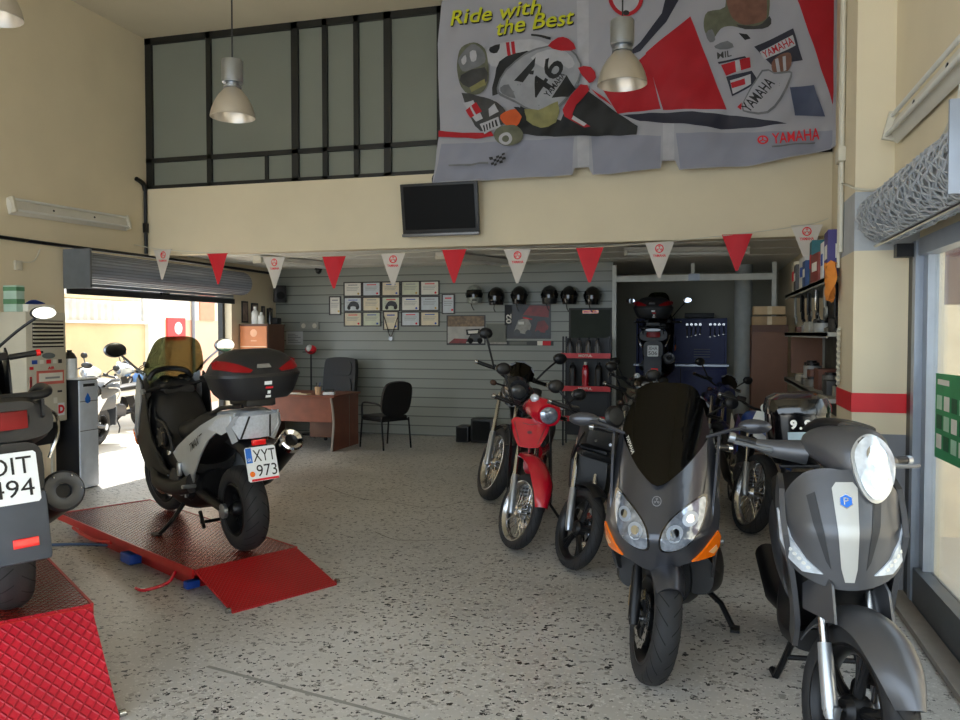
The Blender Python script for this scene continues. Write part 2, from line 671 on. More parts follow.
    def build(s, name, parent=None, label=None, loc=None, rot=None, sharp=38, sub=0, fix=True):
        me = bpy.data.meshes.new(name)
        me.from_pydata(s.v, [], s.f)
        for m in s.mats:
            me.materials.append(m)
        me.polygons.foreach_set('material_index', s.mi)
        me.polygons.foreach_set('use_smooth', [True] * len(s.f))
        me.update()
        me.set_sharp_from_angle(angle=R(sharp))
        o = bpy.data.objects.new(name, me)
        COL.objects.link(o)
        if parent:
            o.parent = parent
        if loc is not None:
            o.location = loc
        if rot is not None:
            o.rotation_euler = rot
        if label:
            o['label'] = label
        if sub:
            md = o.modifiers.new('smooth', 'SUBSURF')
            md.levels = md.render_levels = sub
        return o


def tag(o, label, cat, group=None):
    o['label'] = label
    o['category'] = cat
    if group:
        o['group'] = group
    return o


def thing(name, label, cat, loc=(0, 0, 0), rz=0.0, group=None, scale=None):
    o = bpy.data.objects.new(name, None)
    o.empty_display_size = 0.1
    COL.objects.link(o)
    o.location = loc
    o.rotation_euler = (0, 0, rz)
    if scale:
        o.scale = scale
    return tag(o, label, cat, group)


def struct(o):
    o['kind'] = 'structure'
    return o


def copy_tree(o, parent=None):
    c = o.copy()
    COL.objects.link(c)
    c.parent = parent
    for ch in kids(o):
        copy_tree(ch, c)
    return c


def XY(z=0.0, o=(0, 0)):
    return lambda u, v: (o[0] + u, o[1] + v, z)


def XZ(y, o=(0, 0)):
    """surface facing -Y"""
    return lambda u, v: (o[0] + u, y, o[1] + v)


def fork_emblem(m, fn, cx, cz, r, mt, off, step=0):
    """three crossed tuning forks"""
    for a in range(3):
        an = R(90 + 120 * a)
        c, s = cos(an), sin(an)

        def q(al, ac):
            return (cx + al * c - ac * s, cz + al * s + ac * c)
        for (a0, a1, b0, b1) in ((0, .92, -.07, .07), (.42, .54, -.30, .30), (.5, .86, .18, .30), (.5, .86, -.30, -.18)):
            m.patch([q(a0 * r, b0 * r), q(a1 * r, b0 * r), q(a1 * r, b1 * r), q(a0 * r, b1 * r)], fn, mt, th=0, off=off, step=step)


# ================================================================ THE SETTING
XL, XR, YB, YM, ZC = -6.95, 1.27, 12.3, 9.0, 5.43

f = MB()
f.span((XL - 0.25, -1.6, -0.12), (XR + 0.15, 15.0, 0), TERR)
# pale expansion strip let into the terrazzo
a, b = Vector((-2.35, 3.46, 0.001)), Vector((0.35, 2.86, 0.001))
d = (b - a).normalized().cross(Vector((0, 0, 1))) * 0.012
JOINT = mat('joint_filler', (150, 148, 142), 0.7)
f.add([a - d, b - d, b + d, a + d], [[0, 1, 2, 3]], JOINT)
# cracks
CRACK = mat('crack_dirt', (86, 78, 68), 0.9)
for line in (((-3.9, 7.9), (-3.3, 7.45), (-2.9, 7.35), (-2.45, 7.2), (-2.2, 7.55), (-1.7, 7.5)), ((-2.6, 6.2), (-2.3, 6.0), (-1.9, 6.15))):
    pl = smooth_line([(x, y, 0.001) for x, y in line], 6)
    for p, q in zip(pl, pl[1:]):
        n = (q - p).normalized().cross(Vector((0, 0, 1))) * 0.004
        f.add([p - n, q - n, q + n, p + n], [[0, 1, 2, 3]], CRACK)
struct(f.build('floor'))

struct(MB().span((XL - 0.3, -1.9, ZC), (XR + 0.5, 15.3, ZC + 0.3), CEIL).build('ceiling'))

# left wall with the shutter doorway
w = MB()
w.span((XL - 0.25, -1.6, 0), (XL, 7.6, ZC), CREAM)
w.span((XL - 0.25, 10.97, 0), (XL, 15.2, ZC), CREAM)
w.span((XL - 0.25, 7.6, 2.6), (XL, 10.97, ZC), CREAM)
struct(w.build('wall_left'))
t = MB()
t.span((XL - 0.2, 7.6, 0), (XL - 0.12, 7.66, 2.2), DGREY)
t.span((XL - 0.2, 10.91, 0), (XL - 0.12, 10.97, 2.2), DGREY)
struct(t.build('trim_1'))

# back wall of slat boards and the alcove behind it
w = MB()
w.span((XL, YB, 0), (-1.30, YB + 0.1, 2.75), SLAT)
struct(w.build('wall_back'))
AGREY = mat('alcove_paint', (168, 166, 150), 0.8, var=0.04, scale=2)
w = MB()
w.span((-1.62, 15.0, 0), (XR, 15.2, ZC), AGREY)
w.span((-1.72, YB + 0.1, 0), (-1.62, 15.2, 2.75), AGREY)
w.span((XL, YB, 2.75), (XR, YB + 0.1, ZC), CREAM)
struct(w.build('wall_alcove'))
struct(MB().cyl((0.62, 13.4, 0), (0.62, 13.4, 2.75), 0.135, mat('column_paint', (176, 180, 176), 0.6), 24).build('pillar_round'))

# right wall: solid behind the square pillar, glazed in front of it
w = MB()
w.span((XR, 5.9, 0), (XR + 0.25, 15.2, ZC), CREAM)
w.span((1.15, -1.6, 2.58), (XR + 0.25, 5.6, ZC), CREAM)
struct(w.build('wall_right'))
w = MB()
w.span((0.925, 5.6, 0), (1.3, 6.2, 1.01), GREYP)
w.span((0.925, 5.6, 1.01), (1.3, 6.2, 1.146), CREAM)
w.span((0.921, 5.596, 1.146), (1.3, 6.204, 1.268), BANDRED)
w.span((0.925, 5.6, 1.268), (1.3, 6.2, 2.17), CREAM)
w.span((0.925, 5.6, 2.17), (1.3, 6.2, 2.54), mat('beam_grey', (170, 174, 178), 0.6))
w.span((0.925, 5.6, 2.54), (1.3, 6.2, ZC), CREAM)
struct(w.build('pillar_square'))

# front wall above the open shop front
w = MB()
w.span((XL - 0.25, -1.75, 4.3), (XR + 0.4, -1.6, ZC), CREAM)
struct(w.build('wall_front'))

# loft: front beam, floor slab with panelled soffit
w = MB()
w.span((XL, YM, 2.65), (XR, YM + 0.16, 3.5), CREAM)
struct(w.build('beam_loft'))
w = MB()
w.span((XL, YM + 0.16, 2.72), (XR, 15.1, 2.9), SOFFIT)
for k in range(3):
    y = 9.9 + k * 0.9
    w.span((XL, y, 2.714), (XR, y + 0.02, 2.72), WHITE)
struct(w.build('ceiling_loft'))

# loft glazing: black steel frame with obscured panes
win = bpy.data.objects.new('window_1', None)
COL.objects.link(win)
win['kind'] = 'structure'
win.location = (0, YM, 3.5)
fr = MB()
ML = [-6.90, -6.02, -4.82, -4.42, -4.01, -3.61, -2.95, -2.1, -1.3, -0.5, 0.3, 1.22]
for i, x in enumerate(ML):
    wd = 0.045 if i in (0, 2, 5, 6) else 0.032
    fr.box((x, 0.06, 0.965), (wd * 2, 0.07, 1.93), BLACKF)
for z, h in ((0.025, 0.05), (0.37, 0.055), (1.89, 0.08)):
    fr.box(((XL + XR) / 2, 0.055, z), (XR - XL, 0.06, h), BLACKF)
fr.box((-5.22, 0.06, 0.2), (0.04, 0.05, 0.34), BLACKF)
fr.build('window_frame', win)
PANE = mat('obscured_glass', (142, 147, 136), 0.28, var=0.05, scale=1.2, trans=0.25)
for i in range(len(ML) - 1):
    p = MB()
    p.box(((ML[i] + ML[i + 1]) / 2, 0.075, 0.95), (ML[i + 1] - ML[i] - 0.04, 0.012, 1.88), PANE)
    p.build('pane', win)
# net curtain folds just behind the panes
cg = []
for j in range(261):
    x = -6.9 + 4.4 * j / 260
    cg.append([(x, 0.17 + 0.025 * sin(x * 41) + 0.012 * sin(x * 17 + 1), z) for z in (0.03, 1.88)])
tag(MB().sheet(cg, 0.002, mat('net_curtain', (205, 205, 195), 0.8)).build('curtain', loc=(0, YM, 3.5)), 'pale net curtain hanging behind the black-framed loft windows', 'curtain')

# glazed shop window on the right
win = bpy.data.objects.new('window_2', None)
COL.objects.link(win)
win['kind'] = 'structure'
win.location = (1.28, 0, 0)
fr = MB()
fr.box((0.0, 5.50, 1.1), (0.10, 0.10, 2.2), DGREY)
fr.box((-0.02, 5.40, 1.1), (0.07, 0.07, 2.2), ALUP)
fr.box((0.02, 5.315, 1.1), (0.06, 0.09, 2.2), ALUP)
for y in (3.3, 1.2, -0.9):
    fr.box((0.02, y, 1.1), (0.07, 0.09, 2.2), ALUP)
fr.box((0.0, 2.0, 0.12), (0.09, 6.7, 0.24), mat('sill_metal', (96, 100, 106), 0.4, 0.3))
fr.box((0.0, 2.0, 2.16), (0.09, 6.7, 0.1), ALUP)
fr.build('window_frame', win)
for y0, y1 in ((3.35, 5.27), (1.25, 3.25), (-0.85, 1.15)):
    MB().box((0.03, (y0 + y1) / 2, 1.18), (0.008, y1 - y0, 1.88), CLEARG).build('pane', win)
struct(MB().span((1.12, -1.5, 0), (1.23, 5.56, 0.035), mat('kerb_concrete', (150, 142, 134), 0.8, bump=0.2)).build('trim_2'))
w = MB()
w.span((1.30, -1.6, 2.2), (1.52, 5.6, 2.58), CREAM)
struct(w.build('wall_lintel'))

# ---------------------------------------------------------------- outside
PAVE = mat('sunlit_concrete', (206, 198, 186), 0.85, var=0.08, scale=1.5, bump=0.1)
struct(MB().span((-18, -12, -0.25), (-7.2, 30, -0.03), PAVE).build('ground_street'))
struct(MB().span((-7.2, -14, -0.25), (14, -1.6, -0.03), PAVE).build('ground_forecourt'))
struct(MB().span((1.42, -1.6, -0.25), (14, 60, -0.03), PAVE).build('ground_side'))
PLASTER = mat('old_plaster', (214, 190, 150), 0.9, var=0.12, scale=1.1, bump=0.2, bscale=20)
w = MB()
w.span((-11.8, 6.0, -0.05), (-11.5, 14.83, 1.87), PLASTER)
w.span((-11.95, 4.0, -0.05), (-11.8, 30, 5.6), mat('far_render', (226, 214, 196), 0.9, var=0.06))
w.span((-11.8, 14.83, -0.05), (-11.40, 15.36, 5.2), mat('white_render', (238, 234, 226), 0.85))
PINK = mat('pink_render', (236, 176, 146), 0.85, var=0.07, scale=1.4)
w.span((-11.8, 15.36, -0.05), (-11.55, 19.0, 1.95), PINK)
w.span((-11.8, 15.36, 1.95), (-11.55, 19.0, 5.2), mat('cream_render', (240, 220, 196), 0.85))
w.span((-11.8, 16.85, 1.95), (-11.52, 17.45, 2.6), mat('coral_render', (232, 140, 110), 0.85, var=0.05))
w.span((-11.8, 19.0, -0.05), (-11.55, 24.0, 5.2), PINK)
w.cyl((-11.5, 16.55, 0), (-11.5, 16.55, 5.2), 0.04, GREYP, 10)
struct(w.build('wall_street'))
# corrugated white fence on the street wall
cg = []
for j in range(181):
    y = 6.2 + 8.6 * j / 180
    cg.append([(-11.55 + 0.02 * (1 if (j // 2) % 2 else -1), y, z) for z in (1.85, 3.1)])
fence = thing('corrugated_fence', 'white corrugated metal fence on top of the plastered wall across the street', 'fence', (-11.5, 10.5, 1.85))
m = MB(Matrix.Translation((11.5, -10.5, -1.85)))
m.sheet(cg, 0.012, mat('white_sheet_metal', (226, 230, 236), 0.5))
m.build('sheet_panel', fence)
m = MB()
m.box((0.05, 0.0, 0.02), (0.06, 8.6, 0.06), WHITE)
m.box((0.05, 0.0, 1.18), (0.06, 8.6, 0.05), WHITE)
m.build('rail', fence)
tag(MB().span((-11.48, 7.6, 2.30), (-11.1, 14.2, 2.36), mat('awning_cloth', (222, 200, 160), 0.8)).build('awning'), 'flat cream awning edge over the street wall', 'awning')
sg = MB()
sg.box((-11.53, 15.94, 1.74), (0.03, 0.66, 0.50), mat('red_sign', (226, 60, 56), 0.6))
sg.patch(ellipse(16.0, 1.76, 0.14, 0.14), lambda u, v: (-11.51, u, v), WHITE, th=0.002, step=0)
tag(sg.build('wall_sign'), 'red square sign with a white disc on the wall across the street', 'sign')
# buildings far along the right-hand side
w = MB()
w.span((6.5, 4.0, -0.1), (7.0, 60.0, 2.45), mat('side_render', (238, 224, 200), 0.9))
w.span((6.5, 4.0, 2.45), (7.0, 60.0, 6), mat('side_shutter', (108, 84, 84), 0.7))
w.span((6.5, -12, -0.1), (7.0, 4.0, 4), mat('side_render', (238, 224, 200), 0.9))
struct(w.build('wall_side'))
w = MB()
w.span((1.56, 7.4, -0.05), (4.5, 7.6, 1.88), mat('side_render', (238, 224, 200), 0.9))
w.span((1.56, 7.4, 1.88), (4.5, 7.6, 3.2), mat('side_shutter', (108, 84, 84), 0.7))
struct(w.build('wall_neighbour'))


# ================================================================ LARGE FITTINGS
# rolled-up shutter over the left doorway
sh = thing('roller_shutter', 'grey roller shutter rolled up over the left doorway', 'shutter', (-6.79, 9.3, 2.0))
m = MB()
prof = [(0, -1.72), (0.19, -1.72)]
for k in range(1, 37):
    prof += [(0.19, -1.72 + 0.0), ][:0]
m.lathe([(0.0, -1.70), (0.17, -1.70), (0.17, 1.72), (0.0, 1.72)], ALUP, (0, 0, 0.40), (0, 1, 0), 28)
for k in range(28):
    a = 2 * pi * k / 28
    m.box((0.17 * cos(a), 0.01, 0.40 + 0.17 * sin(a)), (0.010, 3.40, 0.012), GREYP, rot=(0, -a, 0))
m.build('slat_roll', sh)
m = MB()
m.box((0.04, -1.72, 0.37), (0.36, 0.03, 0.44), mat('shutter_plate', (112, 118, 124), 0.45, 0.2))
m.build('end_plate', sh)
m = MB()
for k in range(4):
    m.box((-0.13, 0.0, 0.12 + 0.045 * k), (0.016, 3.34, 0.042), ALUP, bev=0.006)
m.build('slat_curtain', sh)
m = MB()
m.box((-0.13, 0.0, 0.13), (0.05, 3.36, 0.075), DGREY, bev=0.008)
m.box((-0.10, 0.0, 0.17), (0.03, 0.16, 0.03), BLACKM)
m.build('bottom_bar', sh)
sh_con = MB()
sh_con.tube(smooth_line([(-6.93, 6.2, 2.63), (-6.92, 7.7, 2.63), (-6.92, 9.0, 2.64), (-6.9, 11.5, 2.64), (-6.88, 12.2, 2.63)], 5), 0.02, BLACKM)
sh_con.tube([(-6.93, 1.5, 2.56), (-6.93, 6.2, 2.63)], 0.011, BLACKM)
tag(sh_con.build('cable_run'), 'dark cable conduit along the left wall above the shutter', 'cable')
sh_con = MB()
sh_con.tube([(-6.92, 8.97, 2.67), (-6.92, 8.97, 3.5)], 0.022, BLACKM)
sh_con.box((-6.92, 8.97, 3.0), (0.05, 0.05, 0.12), BLACKM)
sh_con.tube(smooth_line([(-6.92, 8.97, 3.48), (-6.92, 8.93, 3.56), (-6.92, 8.8, 3.6)], 4), 0.03, BLACKM)
tag(sh_con.build('cable_riser'), 'dark vertical cable conduit in the corner below the loft window', 'cable')

# rolled-up chain-link grille over the right window
gr = thing('grille_shutter', 'rolled-up metal chain-link grille above the right-hand shop window', 'shutter', (1.08, 4.6, 2.36))
m = MB()
m.lathe([(0.0, -1.1), (0.10, -1.1), (0.10, 0.93), (0.0, 0.93)], ALU, (0, 0, 0), (0, 1, 0), 16)
m.build('drum', gr)
m = MB()
for tw in (1, -1):
    for k in range(16):
        pts = []
        for j in range(60):
            y = 0.92 - 2.0 * j / 59
            a = 2 * pi * k / 16 + tw * j * 0.20
            r = 0.155 + 0.010 * sin(j * 2.1 + k)
            pts.append((r * cos(a), y, r * sin(a)))
        m.tube(pts, 0.005, mat('grille_wire', (186, 190, 196), 0.4, 0.35), 5)
m.build('grille', gr)['label'] = 'woven chain-link grille'
m = MB()
m.tube([(-0.06, 0.85, -0.175), (-0.06, -1.05, -0.175)], 0.012, STEEL)
m.build('bottom_bar', gr)
m = MB()
m.box((0.0, -1.12, 0.0), (0.36, 0.02, 0.36), ALUP, bev=0.004)
m.cyl((0.02, -1.15, 0.0), (0.02, -1.11, 0.0), 0.09, DGREY, 20)
m.build('bracket', gr)
m = MB()
m.box((0.11, 0.85, -0.21), (0.12, 0.08, 0.08), BLACKM)
m.build('latch', gr)


def tube_light(label, loc, rz, length, tilt, group=None, tubes=0):
    o = thing('fluorescent_light', label, 'light', loc)
    ex, ez = Vector(rz).normalized(), Vector(tilt).normalized()
    ey = ez.cross(ex)
    o.rotation_euler = Matrix((ex, ey, ez)).transposed().to_euler()
    m = MB()
    m.prism([(-0.09, 0), (0.09, 0), (0.075, 0.035), (0.03, 0.06), (-0.03, 0.06), (-0.075, 0.035)], lambda u, v: (-length / 2, u, v), lambda u, v: (length / 2, u, v), mat('fitting_white', (216, 212, 200), 0.5, var=0.03))
    m.build('housing', o)
    for y in (-0.06, 0.06):
        m = MB()
        m.cyl((-length / 2 + 0.04, y, 0.075), (length / 2 - 0.04, y, 0.075), 0.013, WHITE, 12)
        m.build('tube', o)
    for x in (-length / 2 + 0.02, length / 2 - 0.02):
        m = MB()
        m.box((x, 0, 0.06), (0.035, 0.17, 0.07), TAN, bev=0.006)
        m.build('end_cap', o)
    for x in (-0.32, 0.3):
        m = MB()
        m.cyl((x, 0.0, 0.055), (x, 0, 0.066), 0.012, DGREY, 10)
        m.build('screw_cap', o)
    return o


tube_light('unlit twin-tube fluorescent light high on the left wall', (-6.948, 7.72, 2.985), (0, 1, 0.024), 1.78, (1, 0, 0.25))
tube_light('unlit fluorescent light on the right wall above the rolled-up grille', (1.148, 4.55, 2.88), (0, -1, 0), 1.75, (-1, 0, 0.25))
tube_light('fluorescent light on the low ceiling between fifth and seventh pennants', (-3.0, 10.7, 2.698), (.37, .93, 0), 1.5, (0, 0, -1))
tube_light('fluorescent light on the low ceiling near the left shutter', (-5.6, 10.6, 2.698), (.37, .93, 0), 1.5, (0, 0, -1))
tube_light('fluorescent light on the low ceiling near the workshop shelves', (-0.2, 10.3, 2.698), (.98, .17, 0), 1.5, (0, 0, -1))


def pendant(label, x, y, zb):
    o = thing('pendant_lamp', label, 'lamp', (x, y, zb), 0, 'aluminium bell pendant lamps')
    m = MB()
    prof = [(0.172, 0.0), (0.168, 0.03), (0.155, 0.075), (0.135, 0.12), (0.108, 0.165), (0.078, 0.2), (0.06, 0.222)]
    m.lathe(prof + [(r - 0.004, z - 0.002) for r, z in reversed(prof)] + [prof[0]], mat('lamp_aluminium', (205, 198, 188), 0.32, 0.75, var=0.04), seg=36)
    m.build('lamp_shade', o)
    m = MB()
    m.lathe([(0.0, 0.225), (0.07, 0.225), (0.07, 0.24), (0.05, 0.245), (0.05, 0.262), (0.078, 0.266), (0.078, 0.275), (0.082, 0.28), (0.082, 0.43), (0.076, 0.44), (0.0, 0.445)], ALU, seg=28)
    m.build('lamp_housing', o)
    m = MB()
    m.sph((0, 0, 0.14), (0.045, 0.045, 0.08), WHITE)
    m.build('bulb', o)
    m = MB()
    m.tube([(0, 0, 0.44), (0.004, 0, ZC - zb)], 0.006, DGREY, 6)
    m.lathe([(0, 0), (0.05, 0), (0.05, 0.03), (0, 0.03)], ALU, (0, 0, ZC - zb - 0.03), seg=16)
    m.build('cord', o)
    return o


pendant('aluminium bell pendant lamp hanging in front of the loft windows', -3.545, 5.64, 3.33)
pendant('aluminium bell pendant lamp hanging in front of the racing banner', -0.55, 5.73, 3.37)
pendant('aluminium bell pendant lamp cut off at the top left near the left wall', -4.25, 4.1, 3.60)

# television
tv = thing('television', 'black flat-screen television mounted on the loft beam, tilted down', 'television', (-2.90, 8.99, 3.07))
m = MB()
m.box((0, -0.14, -0.01), (0.92, 0.05, 0.60), mat('tv_bezel', (30, 30, 32), 0.45), rot=(R(10), 0, 0), bev=0.008)
m.build('casing', tv)
m = MB()
m.box((0, -0.172, 0.010), (0.84, 0.006, 0.49), mat('tv_screen', (4, 4, 5), 0.45, spec=0.12), rot=(R(10), 0, 0))
m.build('screen', tv)
m = MB()
m.box((0, -0.125, -0.292), (0.92, 0.054, 0.035), mat('tv_silver', (120, 120, 122), 0.35, 0.4), rot=(R(10), 0, 0), bev=0.008)
m.build('speaker_bar', tv)
m = MB()
m.box((0, -0.06, 0.0), (0.24, 0.12, 0.24), BLACKM)
m.build('wall_bracket', tv)
tag(MB().tube(smooth_line([(-3.02, 8.985, 3.36), (-3.03, 8.98, 3.44), (-3.0, 8.98, 3.5)], 4), 0.012, BLACKM).build('cable'), 'short black cable between the television and the loft window', 'cable')


